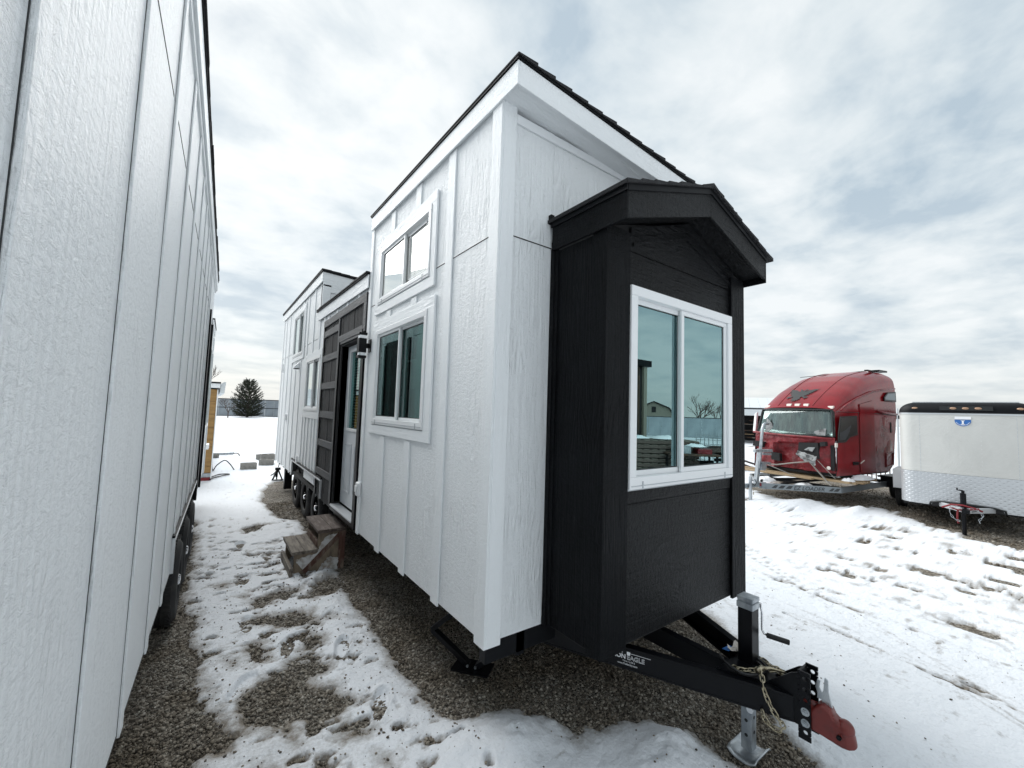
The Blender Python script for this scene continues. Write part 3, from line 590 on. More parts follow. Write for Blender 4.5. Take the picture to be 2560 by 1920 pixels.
# frieze mouldings in the gable
for sg in (-1, 1):
    for dz, t_, dp in ((-.03, .055, .016), (-.095, .022, .010)):
        xo = 2.661 + sg * (.635 if dz > -.05 else .60)
        zz = lambda x: 3.285 - .33 * abs(x - 2.661) + dz
        MB().hexa([(2.661, 1.605 - dp, zz(2.661)), (xo, 1.605 - dp, zz(xo)), (xo, 1.6045, zz(xo)), (2.661, 1.6045, zz(2.661)), (2.661, 1.605 - dp, zz(2.661) + t_), (xo, 1.605 - dp, zz(xo) + t_), (xo, 1.6045, zz(xo) + t_), (2.661, 1.6045, zz(2.661) + t_)]).build('frieze_board', 'black_x', house)
# gabled roof
RXc, RE0, RE1, RZ, EZ_ = 2.661, 1.782, 3.490, 3.495, 3.215
sl_ = (RZ - EZ_) / (RXc - RE0)
def gz(x, zr): return zr - sl_ * abs(x - RXc)
def gpiece(x0, x1, y0, y1, zb, zt): return MB().hexa([(x0, y0, gz(x0, zb)), (x1, y0, gz(x1, zb)), (x1, y1, gz(x1, zb)), (x0, y1, gz(x0, zb)), (x0, y0, gz(x0, zt)), (x1, y0, gz(x1, zt)), (x1, y1, gz(x1, zt)), (x0, y1, gz(x0, zt))])
for x0, x1 in ((RE0, RXc), (RXc, RE1)):
    gpiece(x0, x1, 1.428, 1.446, RZ - .190, RZ).build('fascia_board', 'black_x', house, bevel=.003)
    gpiece(x0, x1, 1.420, 1.4275, RZ - .034, RZ + .004).build('drip_edge', 'drip', house, bevel=.002)
    gpiece(x0 + (.02 if x0 < RXc - .1 else 0), x1 - (.02 if x1 > RXc + .1 else 0), 1.4465, 2.045, RZ - .165, RZ - .15).build('soffit', 'black_x', house)
    gpiece(x0 + .001, x1 - .001, 1.447, 2.045, RZ - .14, RZ - .002).build('roof', 'dark', house)
B(house, 'fascia_board', 'black_y', RE0 - .004, RE0 + .012, 1.4265, 2.045, EZ_ - .192, EZ_ - .006, .003); B(house, 'fascia_board', 'black_y', RE1 - .012, RE1 + .004, 1.4265, 2.045, EZ_ - .192, EZ_ - .01, .003)
B(house, 'drip_edge', 'drip', RE0 - .014, RE0 - .0045, 1.420, 2.05, EZ_ - .034, EZ_ + .004)
for sg in (-1, 1):
    L_ = .90; n_ = 7
    for i in range(n_):
        a, b_ = i * L_ / n_, (i + 1) * L_ / n_ * 1.01; t0, t1 = .008, .024 * rng.uniform(.85, 1.15)
        xa, xb = RXc + sg * a, RXc + sg * b_; y0 = 1.408 - rng.uniform(0, .008)
        za, zb = RZ + .005 - sl_ * a, RZ + .005 - sl_ * b_
        MB().hexa([(xa, y0, za), (xb, y0, zb), (xb, 2.066, zb), (xa, 2.066, za), (xa, y0, za + t0 + .006), (xb, y0, zb + t1), (xb, 2.066, zb + t1), (xa, 2.066, za + t0 + .006)]).build('shingle_course', 'shingle', house)
yy = 1.405; k = 0
while yy < 2.0:
    zc = RZ + .012 + .012 * (k % 2) ; e = yy + .17
    for sg in (-1, 1):
        xe = RXc + sg * .13; zo = -sl_ * .13
        MB().hexa([(RXc, yy, zc), (xe, yy, zc + zo), (xe, e, zc + zo), (RXc, e, zc), (RXc, yy, zc + .026), (xe, yy, zc + zo + .012), (xe, e, zc + zo + .030), (RXc, e, zc + .034)]).build('ridge_shingle', 'shingle', house)
    yy += .115; k += 1
MB().hexa([(1.772, 2.050, 3.235), (1.95, 2.050, 3.262), (1.95, 2.066, 3.262), (1.772, 2.066, 3.235), (1.772, 2.050, 3.285), (1.95, 2.050, 3.315), (1.95, 2.066, 3.315), (1.772, 2.066, 3.285)]).build('kickout_flashing', 'plastic_w', house)
B(house, 'flashing_tip', 'drip', 1.760, 1.790, 2.040, 2.067, 3.21, 3.27)
window(house, BF, *fw_, 2.60, 'glass_teal', fw=.062, proud=.030, near_low=True, sw=.032)
curtain(house, BF, 2.95, 3.16, .26, 1.55, 2.72, waves=3, amp=.018); curtain(house, BF, 2.08, 2.24, .30, 1.55, 2.72, waves=3, amp=.015)

# -- trailer chassis, hitch
TC = 2.57
m = MB(); 
for x in (1.62, 3.58): m.box(x, x + .06, 2.1, 11.5, .44, .583)
for y in np.arange(2.2, 11.6, .6): m.box(1.40, 3.86, y, y + .04, .535, .598)
m.box(1.39, 3.87, 2.10, 2.16, .46, .598)
m.build('chassis_rail', 'steel_b', house)
m = MB(); m.box(1.55, 3.7, 6.95, 7.15, .30, .42).box(1.55, 3.7, 7.88, 8.08, .30, .42).box(1.55, 3.7, 8.83, 9.03, .30, .42); m.build('axle', 'steel_b', house)
zt, zb = .53, .40
for sg in (-1, 1):
    p1 = (TC + sg * .03, .93); p0 = (TC + sg * .70, 2.30)
    m = MB(); d = Vector((p1[0] - p0[0], p1[1] - p0[1], 0)).normalized(); 
    m.beam((p0[0], p0[1], zt - .006), (p1[0], p1[1], zt - .006), .052, .012); m.beam((p0[0], p0[1], zb + .006), (p1[0], p1[1], zb + .006), .052, .012)
    nrm = Vector((d.y, -d.x, 0)) * (-1 if sg > 0 else 1)
    if nrm.x * sg < 0: nrm = -nrm
    q0 = Vector((*p0, .465)) + nrm * .020; q1 = Vector((*p1, .465)) + nrm * .020; m.beam(q0, q1, .010, .106)
    m.build('hitch_rail', 'steel_b', house, bevel=.002)
MB().box(TC - .03, TC + .022, 1.05, 2.4, zb, zt - .014).build('hitch_beam', 'steel_b', house, bevel=.002)
MB().prism([(TC - .17, 1.26, zt - .001), (TC - .04, 1.00, zt - .001), (TC + .10, 1.00, zt - .001), (TC + .20, 1.26, zt - .001)], (0, 0, .008)).build('jack_plate', 'steel_b', house)
# gusset and slotted coupler channel
for sg in (-1, 1):
    x = TC + sg * .047
    MB().prism([(x - .004, 1.06, .525), (x - .004, .93, .64), (x - .004, .90, .655), (x - .004, .90, .40), (x - .004, .95, .40), (x - .004, 1.06, .42)], (.008, 0, 0)).build('hitch_gusset', 'steel_b', house, bevel=.001)
ch = MB().box(TC - .050, TC + .050, .893, .902, .37, .665)
ch.build('coupler_channel', 'steel_b', house)
for sg in (-1, 1):
    x = TC + sg * .052; ys = (.845, .900); zs_ = (.345, .672); 
    hz = [.655, .610, .565, .52, .475, .43, .365] 
    m = MB(); n_ = 10; 
    # flange plate with round holes
    hs = [.640, .588, .536, .382]
    cur = zs_[0]
    for h in sorted(hs):
        m.box(x - .004, x + .004, ys[0], ys[1], cur, h - .014)
        c = ((ys[0] + ys[1]) / 2 - .004, h); r_ = .0105; K_ = 12
        sq = []
        for q in range(K_):
            a = 2 * pi * q / K_ + pi / K_; ca, sa = cos(a), sin(a); s_ = 1 / max(abs(ca) / ((ys[1] - ys[0]) / 2), abs(sa) / .014)
            sq.append(((ys[0] + ys[1]) / 2 + ca * s_, h + sa * s_, c[0] + r_ * ca, c[1] + r_ * sa))
        for q in range(K_):
            a, b2 = sq[q], sq[(q + 1) % K_]
            m.prism([(x - .004, a[0], a[1]), (x - .004, b2[0], b2[1]), (x - .004, b2[2], b2[3]), (x - .004, a[2], a[3])], (.008, 0, 0))
        for cy in (0, 1):
            pass
        cur = h + .014
    m.box(x - .004, x + .004, ys[0], ys[1], cur, zs_[1])
    m.build('slotted_flange', 'steel_b', house)
    for z in (.482, .428):
        mm = MB().cyl((x - .0045 * 1.0, .868, z), (x + (.006 if sg > 0 else -.006), .868, z), .019, 20); mm.cyl((x + (.005 if sg > 0 else -.005), .868, z), (x + (.018 if sg > 0 else -.018), .868, z), .0135, 6); mm.cyl((x + (.017 if sg > 0 else -.017), .868, z), (x + (.024 if sg > 0 else -.024), .868, z), .008, 12); mm.build('bolt', 'galv', house)
# red coupler: body, hump, ball socket, latch
cp = MB(); cs = []
def sec(y, zt_, zb_, w_): return [(TC - w_, y, zb_), (TC - w_, y, zt_ - .014), (TC - w_ * .65, y, zt_), (TC + w_ * .65, y, zt_), (TC + w_, y, zt_ - .014), (TC + w_, y, zb_)]
S_ = [sec(.900, .512, .405, .043), sec(.845, .512, .405, .043), sec(.825, .535, .403, .042), sec(.800, .545, .400, .040), sec(.775, .535, .396, .038), sec(.760, .505, .394, .036), sec(.748, .500, .392, .036), sec(.725, .497, .390, .035), sec(.700, .480, .392, .029), sec(.684, .450, .398, .018), sec(.677, .425, .405, .008)]
k = 0; n6 = 6
for s_ in S_: cp.v += s_
for i in range(len(S_) - 1): cp.f += [(i * n6 + j, i * n6 + (j + 1) % n6, (i + 1) * n6 + (j + 1) % n6, (i + 1) * n6 + j) for j in range(n6)]
cp.f += [tuple(range(n6)), tuple(reversed(range((len(S_) - 1) * n6, len(S_) * n6)))]
cpo = cp.build('coupler', 'redprimer', house, smooth='auto', bevel=.006)
MB().ball((TC, .722, .468), .039, 16, 10, (1, 1, 1.05)).build('ball_socket', 'redprimer', cpo, smooth=True)
MB().cyl((TC - .048, .735, .435), (TC - .036, .735, .435), .010, 10).build('pivot_pin', 'steel_b', cpo)
MB().prism([(TC - .005, .812, .535), (TC - .005, .770, .535), (TC - .005, .785, .60), (TC - .005, .787, .655), (TC - .005, .800, .662), (TC - .005, .806, .600), (TC - .005, .815, .580)], (.010, 0, 0)).prism([(TC - .009, .832, .555), (TC - .009, .812, .555), (TC - .009, .812, .585), (TC - .009, .822, .610), (TC - .009, .818, .640), (TC - .009, .830, .645), (TC - .009, .838, .605), (TC - .009, .830, .58)], (.008, 0, 0)).build('coupler_latch', 'galv', cpo, bevel=.001)
# jack
JX, JY = 2.635, 1.195
jk = MB().box(JX - .040, JX + .040, JY - .040, JY + .040, .42, .835).build('tongue_jack', 'steel_b', house, bevel=.004)
MB().box(JX - .045, JX + .047, JY - .047, JY + .045, .836, .872).box(JX - .043, JX + .045, JY - .047, JY + .043, .877, .902).box(JX - .038, JX + .038, JY - .040, JY + .038, .870, .880).build('jack_cap', 'galv', jk, bevel=.004)
B(jk, 'side_plate', 'galv', JX + .0405, JX + .043, JY - .041, JY + .038, .55, .835)
lg = MB(); lg.box(JX - .030, JX + .030, JY - .030, JY + .030, .055, .42)
lgo = lg.build('inner_leg', 'galv', jk, bevel=.004)
m = MB()
for z in (.135, .215, .30): m.cyl((JX - .0312, JY, z), (JX + .0312, JY, z), .0095, 12).cyl((JX, JY - .0312, z + .02), (JX, JY + .0312, z + .02), .0095, 12)
m.build('pin_hole', 'gasket', lgo)
m = MB(); m.grid(lambda u, v: (JX - .095 + .19 * u, JY - .080 + .16 * v, .030 + .030 * (abs(2 * v - 1) ** 3) - .012 * (abs(2 * u - 1) > .99)), 10, 12); m.build('foot_plate', 'galv', jk, solid=.007, smooth=True)
MB().cyl((JX - .07, JY - .04, .31), (JX + .05, JY - .04, .31), .006, 8).cyl((JX - .075, JY - .04, .31), (JX - .069, JY - .04, .31), .018, 16).build('locking_pin', 'chrome', jk)
MB().tube([(JX + .04, JY - .012, .858), (JX + .058, JY - .020, .862), (JX + .082, JY - .034, .85), (JX + .088, JY - .040, .80), (JX + .088, JY - .040, .70), (JX + .090, JY - .05, .683), (JX + .094, JY - .066, .678)], .0062, 8).build('crank_handle', 'chrome', jk, smooth=True)
MB().cyl((JX + .092, JY - .062, .679), (JX + .140, JY - .165, .668), .0145, 12).build('crank_grip', 'rubber', jk, smooth='auto', bevel=.004)
# safety chains: oval links along a path
def link_mesh():
    m = MB(); L_, R_ = .0115, .0085; P_ = []
    for i in range(14):
        a = 2 * pi * i / 14; P_.append((cos(a) * R_, sin(a) * R_ + (L_ if sin(a) > 0 else -L_) * .75, 0))
    m.tube(P_, .0030, 6, close=True); me = bpy.data.meshes.new('link'); me.from_pydata(m.v, [], m.f); me.polygons.foreach_set('use_smooth', [True] * len(me.polygons)); me.materials.append(M['brass']); return me
LINK = link_mesh()
def chain(par, path, name='safety_chain', sc=1.0, mat=None, step=.026):
    pts = [Vector(p) for p in path]
    # catmull resample
    dense = []
    for i in range(len(pts) - 1):
        p0, p1, p2, p3 = pts[max(i - 1, 0)], pts[i], pts[i + 1], pts[min(i + 2, len(pts) - 1)]
        for k in range(12):
            t = k / 12; dense.append(.5 * ((2 * p1) + (p2 - p0) * t + (2 * p0 - 5 * p1 + 4 * p2 - p3) * t * t + (3 * p1 - p0 - 3 * p2 + p3) * t ** 3))
    dense.append(pts[-1]); acc = 0; last = dense[0]; sp = [dense[0]]
    for q in dense[1:]:
        acc += (q - last).length; last = q
        if acc >= step * sc * .9: sp.append(q); acc = 0
    root = None; off = OFF.get(par.name, Vector((0, 0, 0)))
    for i in range(len(sp) - 1):
        d = (sp[i + 1] - sp[i]).normalized(); c = (sp[i] + sp[i + 1]) / 2
        a = d.cross(Vector((0, 0, 1)));
        if a.length < .1: a = d.cross(Vector((1, 0, 0)))
        a.normalize(); b = d.cross(a)
        if i % 2: a, b = b, -a
        R = Matrix((a, d, b)).transposed().to_4x4(); 
        R = R @ Matrix.Rotation(random.uniform(-.25, .25), 4, 'Y')
        if root is None:
            root = bpy.data.objects.new(name, LINK if mat is None else mat); COL.objects.link(root); root.parent = par; RB = Matrix.Translation(c - off) @ R @ Matrix.Scale(sc, 4); root.matrix_basis = RB; OFF[root.name] = Vector((0, 0, 0)); inv = RB.inverted()
        else:
            o = bpy.data.objects.new('link', root.data); COL.objects.link(o); o.parent = root; o.matrix_basis = inv @ (Matrix.Translation(c - off) @ R @ Matrix.Scale(sc, 4))
    return root
chain(house, [(TC - .04, 1.09, .575), (TC - .10, 1.05, .575), (TC - .135, 1.03, .545), (TC - .14, 1.01, .50), (TC - .135, .99, .46), (TC - .125, .965, .42), (TC - .105, .945, .385), (TC - .105, .97, .350), (TC - .11, 1.01, .355), (TC - .12, 1.035, .385), (TC - .125, 1.04, .42)], sc=1.25)
chain(house, [(JX + .05, 1.14, .556), (TC + .09, 1.10, .558), (TC + .06, 1.07, .56), (TC + .085, 1.03, .558), (TC + .05, .99, .556), (TC + .02, 1.03, .575), (TC - .02, 1.07, .560)], sc=1.25)
chain(house, [(TC - .10, 1.20, .556), (TC - .115, 1.16, .56), (TC - .08, 1.13, .562), (TC - .06, 1.10, .565), (TC - .02, 1.10, .57)], sc=1.25)
MB().cyl((TC - .075, 1.085, .575), (TC - .035, 1.075, .585), .016, 12).tube([(TC - .035, 1.075, .585), (TC, 1.05, .582), (TC + .03, 1.01, .578), (TC + .045, .985, .575)], [.011, .009, .008, .004], 8).build('chain_hook', 'brass', house, smooth=True)
m = MB()
for k_, rr in enumerate((.100, .112)):
    m.tube([(TC - .02 + rr * cos(a), 1.185 + rr * 1.05 * sin(a), .548 + .012 * k_ + .006 * sin(3 * a)) for a in np.linspace(pi * .6, pi * 2.05, 22)], .0065, 8)
m.build('wiring_cable', 'hose', house, smooth=True)
MB().hexa([(2.60, 1.33, .548), (2.665, 1.32, .552), (2.66, 1.28, .556), (2.60, 1.29, .552), (2.60, 1.33, .551), (2.665, 1.32, .555), (2.66, 1.28, .559), (2.60, 1.29, .555)]).build('paper_tag', 'blue_tag', house)
m = MB(); m.grid(lambda u, v: (2.61 + .10 * u, 1.30 - .05 * v + .01 * sin(9 * u), .562 + .012 * sin(u * 14) + .006 * cos(v * 7)), 14, 5); m.build('clear_bag', 'lamp_lens', house, smooth=True, fix=False)
# maker decal on the near rail
dd = Vector((TC - .03 - (TC - .70), .93 - 2.30, 0)).normalized(); nn = Vector((dd.y, -dd.x, 0)); nn = nn if nn.x < 0 else -nn
def railm(dist, z):
    p = Vector((TC - .70, 2.30, 0)) + dd * dist + nn * .0262; p.z = z
    R = Matrix((dd, Vector((0, 0, 1)), nn)).transposed().to_4x4(); return Matrix.Translation(p) @ R
text_mesh('IRON', .036, 'emb_w', house, 'decal_lettering', railm(.585, .462), offset=.0008)
text_mesh('EAGLE', .036, 'emb_w', house, 'decal_lettering', railm(.680, .462), outline=.0006)
text_mesh('T R A I L E R S', .012, 'emb_w', house, 'decal_lettering', railm(.655, .445)); text_mesh('www.Trailersby.com', .014, 'emb_w', house, 'decal_lettering', railm(.625, .428))
m = MB(); R_ = railm(.70, .498)
for q in ((0, .12, 0, .0022), (-.06, -.045, -.004, .004), (-.02, .0, -.010, .008)):
    m.v += [tuple(R_ @ Vector((a, b, .0006))) for a, b in ((q[0], q[2]), (q[1], q[2]), (q[1], q[3]), (q[0], q[3]))]; k = len(m.v); m.f.append((k - 4, k - 3, k - 2, k - 1))
m.build('decal_line', 'emb_w', house, fix=False)
# scissor stabiliser at the front corner
sj = MB(); c0 = Vector((1.66, 2.66, 0))
def arm(p, q, w=.05, h=.035): sj.beam(p, q, w, h)
ax_ = Vector((.62, -.78, 0)).normalized()
pL, pR, pB, pT = c0 - ax_ * .33, c0 + ax_ * .33, c0, c0
pL.z = pR.z = .30
arm((pL.x, pL.y, .30), (c0.x - ax_.x * .03, c0.y - ax_.y * .03, .10)); arm((pR.x, pR.y, .30), (c0.x + ax_.x * .03, c0.y + ax_.y * .03, .10)); arm((pL.x, pL.y, .30), (c0.x - ax_.x * .05, c0.y - ax_.y * .05, .54)); arm((pR.x, pR.y, .30), (c0.x + ax_.x * .05, c0.y + ax_.y * .05, .54))
sjo = sj.build('stabiliser_jack', 'steel_b', house, bevel=.003)
MB().beam(c0 - ax_ * .14 + Vector((0, 0, .085)), c0 + ax_ * .14 + Vector((0, 0, .085)), .16, .012).build('jack_foot', 'steel_b', sjo); m = MB()
nx_ = Vector((-ax_.y, ax_.x, 0)); nx_ = nx_ if nx_.x < 0 else -nx_
for q in (-.03, .03): p = c0 + ax_ * q + nx_ * .026; m.cyl((p.x, p.y, .105), (p.x + nx_.x * .012, p.y + nx_.y * .012, .105), .009, 8)
m.build('rivet', 'galv', sjo)
# wheels (three on the near side)
w0 = wheel_proto(house, (1.52, 7.05, .355))
for y in (7.98, 8.93): copy_part(w0, house, w0.location + Vector((0, y - 7.05, 0)))
B(house, 'stabiliser_jack', 'steel_b', 1.45, 1.60, 10.6, 10.75, .05, .52, label=None)
# ------------------------------------------------------------------ second tiny house, close on the left
LANG = math.atan2(-0.023, 1.0)
lh = thing('tiny_house', 'white board-and-batten house on a trailer beside the camera, cut off by the left edge', 'tiny house', (-0.221, 2.173, 0), LANG, world=False)
LF = Face('X', 0.0, 1)
def LB(name, mat, x0, x1, y0, y1, z0, z1, bevel=0, par=None): return B(par or lh, name, mat, x0, x1, y0, y1, z0, z1, bevel)
bays_l = [-4.2, -3.47, -2.74, -2.02, -1.28, -.56, .16, .83, 1.46, 2.07, 2.68, 3.29, 3.9, 4.51, 4.90]
for i in range(len(bays_l) - 1):
    a0, a1 = bays_l[i] + .002, bays_l[i + 1] - .002
    z0 = .60 if (a0 < 1.95 or a0 > 4.8) else .885
    LB('siding_panel', 'white_v', -.014, 0, a0, a1, z0, 3.255); LB('siding_panel', 'white_v', -.014, 0, a0, a1, 3.267, 3.95)
    LB('seam_flashing', 'drip', -.012, .001, a0 + .06, a1 - .06, 3.2555, 3.259); LB('seam_flashing', 'drip', -.012, .001, a0 + .06, a1 - .06, 3.263, 3.2665)
for i, y in enumerate(bays_l):
    z0 = .585 if (y < 1.95 or y > 4.95) else .90
    LB('batten', 'white_v', .0005, .010, y - .02, y + .050, z0, 3.90, .002)
    LB('joint_shadow_line', 'gasket', .0003, .0012, y - .0235, y - .0202, z0, 3.88)  # dark strip painted for the shadow gap where panel meets batten
LB('wall', 'inner', -.10, -.016, -4.1, 7.85, .89, 3.3); LB('wall', 'inner', -.10, -.016, -4.1, 6.4, 3.3, 3.97); LB('wall', 'inner', -.10, -.016, -4.1, 1.9, .60, .885)
LB('rear_cladding', 'white_v', -2.54, -2.50, -4.1, 7.85, .6, 3.3); LB('floor', 'dark', -2.5, -.1, -4.1, 7.85, .62, .70); LB('end_wall', 'white_v', -2.5, -.016, -4.12, -4.08, .6, 3.9); LB('end_wall', 'white_v', -2.5, -.016, 7.85, 7.88, .6, 3.3); LB('end_wall', 'white_v', -2.5, -.016, 6.38, 6.42, 3.3, 3.97)
LB('fascia_board', 'white_y', .0, .030, -4.2, 6.62, 3.875, 4.04, .003); LB('frieze_board', 'white_y', .0, .014, -4.1, 6.5, 3.82, 3.872)
LB('roof', 'dark', -2.6, -.001, -4.2, 6.62, 3.98, 4.04)
LB('drip_edge', 'drip', -2.6, .038, -4.25, 6.66, 4.041, 4.060)
yy = -4.27
while yy < 6.6:
    MB().box(-.30, .046 + rng.uniform(-.004, .006), yy, min(yy + .328, 6.70), 4.0605, 4.078 + rng.uniform(0, .012)).build('shingle', 'shingle', lh); yy += .33
# lower part beyond: black framed door bay, white wall
LB('door_post', 'steel_b', .001, .030, 4.98, 5.06, .60, 3.25); LB('door_recess', 'dark', -.015, .004, 5.06, 6.05, .60, 3.20); LB('door_post', 'steel_b', .001, .030, 6.05, 6.12, .60, 3.2); LB('siding_panel', 'white_v', -.014, 0, 4.9, 6.38, 3.26, 3.95); LB('siding_panel', 'white_v', -.014, 0, 6.122, 7.748, .60, 3.25)
for y0 in (6.3, 7.05): LB('window_frame', 'vinyl', .001, .022, y0, y0 + .05, 1.5, 2.9); LB('window_frame', 'vinyl', .001, .022, y0 + .6, y0 + .65, 1.5, 2.9); LB('window_frame', 'vinyl', .001, .021, y0 + .05, y0 + .6, 2.85, 2.9); LB('window_frame', 'vinyl', .001, .021, y0 + .05, y0 + .6, 1.5, 1.55); LB('pane', 'glass_side', .001, .006, y0 + .052, y0 + .598, 1.552, 2.848); LB('dark_backing', 'dark', .0004, .0009, y0 + .05, y0 + .6, 1.55, 2.85)
LB('trim_board', 'white_s', -.01, .018, 7.75, 7.90, .585, 3.2); LB('fascia_board', 'white_y', 0, .02, 6.63, 7.95, 3.25, 3.38); LB('drip_edge', 'drip', -2.6, .03, 6.67, 7.97, 3.381, 3.41); LB('roof', 'dark', -2.6, -.001, 6.64, 7.9, 3.3, 3.38)

LB('window_sill', 'white_y', 0, .05, 8.15, 8.6, 1.0, 1.09)
# wheel arch edging, wheels, chassis
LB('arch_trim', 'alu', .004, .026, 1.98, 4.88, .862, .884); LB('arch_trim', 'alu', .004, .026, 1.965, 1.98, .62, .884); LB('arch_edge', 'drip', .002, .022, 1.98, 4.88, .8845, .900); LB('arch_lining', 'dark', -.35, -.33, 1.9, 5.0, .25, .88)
LB('chassis_rail', 'steel_b', -.32, -.26, -4, 7.8, .44, .60); LB('skirt_edge', 'steel_b', -2.4, -.005, -4, 7.8, .56, .598)
m = wheel_proto(lh, (0, 0, .355)); m.rotation_euler = (0, 0, pi); m.location = (-.075, 2.62, .355)
for y in (3.52, 4.42): c = copy_part(m, lh, Vector((-.075, y, .355)))

# ------------------------------------------------------------------ wooden steps
st = thing('wooden_steps', 'weathered two-tread wooden step stool below the black framed door', 'steps', (1.14, 5.7, 0))
def sb(name, mat, *q, bevel=.004, label=None): return B(st, name, mat, *q, bevel, label)
sb('tread', 'wood_d', 1.11, 1.27, 5.30, 6.06, .445, .483); sb('tread', 'wood_d', 1.274, 1.43, 5.305, 6.06, .445, .482)
sb('tread', 'wood_g', .855, .985, 5.33, 6.03, .228, .265); sb('tread', 'wood_g', .989, 1.13, 5.33, 6.03, .228, .264)
sb('toe_board', 'wood_g', .83, .868, 5.27, 5.95, .0, .11)
for y in (5.345, 5.96):
    MB().prism([(.885, y, .0), (1.41, y, .0), (1.41, y, .444), (1.13, y, .444), (1.13, y, .227), (.885, y, .227)], (0, .035, 0)).build('side_panel', 'wood_t', st)
MB().beam((.985, 5.338, .02), (1.40, 5.338, .435), .014, .055, up=(0, 0, 1)).build('diagonal_brace', 'wood_r', st)
sb('leg', 'wood_r', 1.355, 1.425, 5.30, 5.343, .0, .444); sb('riser_cleat', 'wood_r', 1.12, 1.15, 5.38, 5.955, .27, .34)
snp = MB(); 
def snowpatch(par, pts, y, th, name='snow_patch'):
    P_ = []
    for i in range(len(pts)):
        a, b = Vector((*pts[i], 0)), Vector((*pts[(i + 1) % len(pts)], 0)); n_ = max(2, int((b - a).length / .014))
        for k in range(n_): q = a.lerp(b, k / n_); P_.append((q.x + random.uniform(-.008, .008), y, max(0, q.y + random.uniform(-.008, .008))))
    m = MB(); m.prism(P_, (0, th, 0)); return m.build(name, 'snowdirt', par, bevel=.004)
snowpatch(st, [(.90, .17), (.93, .12), (.99, .03), (1.03, .05), (1.17, .20), (1.30, .35), (1.36, .42), (1.22, .40), (1.15, .30), (1.12, .215), (1.02, .20)], 5.334, .012)
snowpatch(st, [(1.13, .0), (1.18, .07), (1.26, .15), (1.35, .13), (1.352, .0)], 5.30, .06)
for (x, y, r) in ((.93, 5.47, .05), (1.04, 5.46, .045), (.93, 5.75, .05), (1.05, 5.82, .045)):
    pass

# ------------------------------------------------------------------ concrete blocks, hoses, plumbing pipe
def cblock(x, y, rz, label, z=0.0, tilt=0.0):
    t = thing('concrete_block', label, 'concrete block', (x, y, z), rz, world=False, group='concrete blocks lying in the snow'); t.rotation_euler[0] = tilt
    L_, W_, H_ = .40, .20, .20; m = MB(); wl = .032
    m.box(-L_/2, L_/2, -W_/2, -W_/2 + wl, 0, H_).box(-L_/2, L_/2, W_/2 - wl, W_/2, 0, H_)
    for xx in (-L_/2, -.018, L_/2 - .036): m.box(xx, xx + .036, -W_/2 + wl, W_/2 - wl, 0, H_ - .001)
    m.build('block_shell', 'concrete', t, bevel=.004); return t
cblock(1.02, 14.55, .05, 'concrete block with two dark openings upward, standing alone in the snow')
cblock(1.55, 15.3, -.25, 'lower concrete block of the pair half hidden by the white house corner'); cblock(1.62, 15.75, .1, 'concrete block behind the stacked pair near the house corner', .12, .1); cblock(1.60, 16.9, .3, 'farthest concrete block, small grey and sunk into the snow')
def hose(label, path, r=.014, mat='hose', name='hose', cat='hose'):
    off = Vector((path[0][0], path[0][1], 0)); pts = [Vector(p) - off for p in path]; dense = []
    for i in range(len(pts) - 1):
        p0, p1, p2, p3 = pts[max(i - 1, 0)], pts[i], pts[i + 1], pts[min(i + 2, len(pts) - 1)]
        for k in range(8): t = k / 8; dense.append(.5 * ((2 * p1) + (p2 - p0) * t + (2 * p0 - 5 * p1 + 4 * p2 - p3) * t * t + (3 * p1 - p0 - 3 * p2 + p3) * t ** 3))
    dense.append(pts[-1]); o = MB().tube(dense, r, 8).build(name, mat, None, smooth=True); o.location = off; return tag(o, label, cat)
hose('black hose arching up out of the snow beside the tan wall', [(.13, 14.2, .22), (.17, 14.5, .03), (.25, 14.5, .17), (.42, 14.5, .30), (.55, 14.5, .20), (.68, 14.5, .0)])
hose('black cable lying in loops at the foot of the tan wall', [(.10, 13.0, .05), (.3, 13.5, .05), (.52, 13.45, .05), (.34, 13.2, .05), (.14, 12.85, .05), (.10, 12.7, .05)], .016, name='cable', cat='cable')
hose('black hose curving out of the snow under the rear corner of the white house', [(1.44, 12.95, .03), (1.55, 13.2, .06), (1.72, 13.9, .13), (1.80, 14.4, .30), (1.81, 14.5, .42)], .017)
hose('short black hose end at the tip of the grey pipe', [(.80, 18.6, .09), (.92, 18.45, .10), (.98, 18.3, .03)], .02)
hose('grey plastic pipe lying across the snow behind the arching hose', [(.05, 18.8, .07), (.45, 18.7, .08), (.80, 18.6, .09)], .05, 'galv', 'plastic_pipe', 'pipe')
tag(MB().box(-.25, .25, -.1, .1, 0, .16).build('plank_offcut', 'concrete', None), 'small grey slab below the plastic pipe beside the tan wall', 'slab').location = (.1, 17.9, 0)
cl = thing('jack_stand', 'small black metal stand in the snow behind the rear wheel', 'stand', (1.50, 12.2, 0), world=False)
MB().beam((-.12, -.05, 0), (0, 0, .3), .03, .03).beam((.12, -.05, 0), (0, 0, .3), .03, .03).beam((0, .12, 0), (0, 0, .3), .03, .03).build('leg', 'steel_b', cl); MB().box(-.13, .13, -.07, .02, .0, .03).box(-.06, .06, -.05, .05, .27, .33).build('cross_bar', 'steel_b', cl); MB().box(-.05, .0, -.09, -.05, .10, .2).build('bracket', 'steel_b', cl)

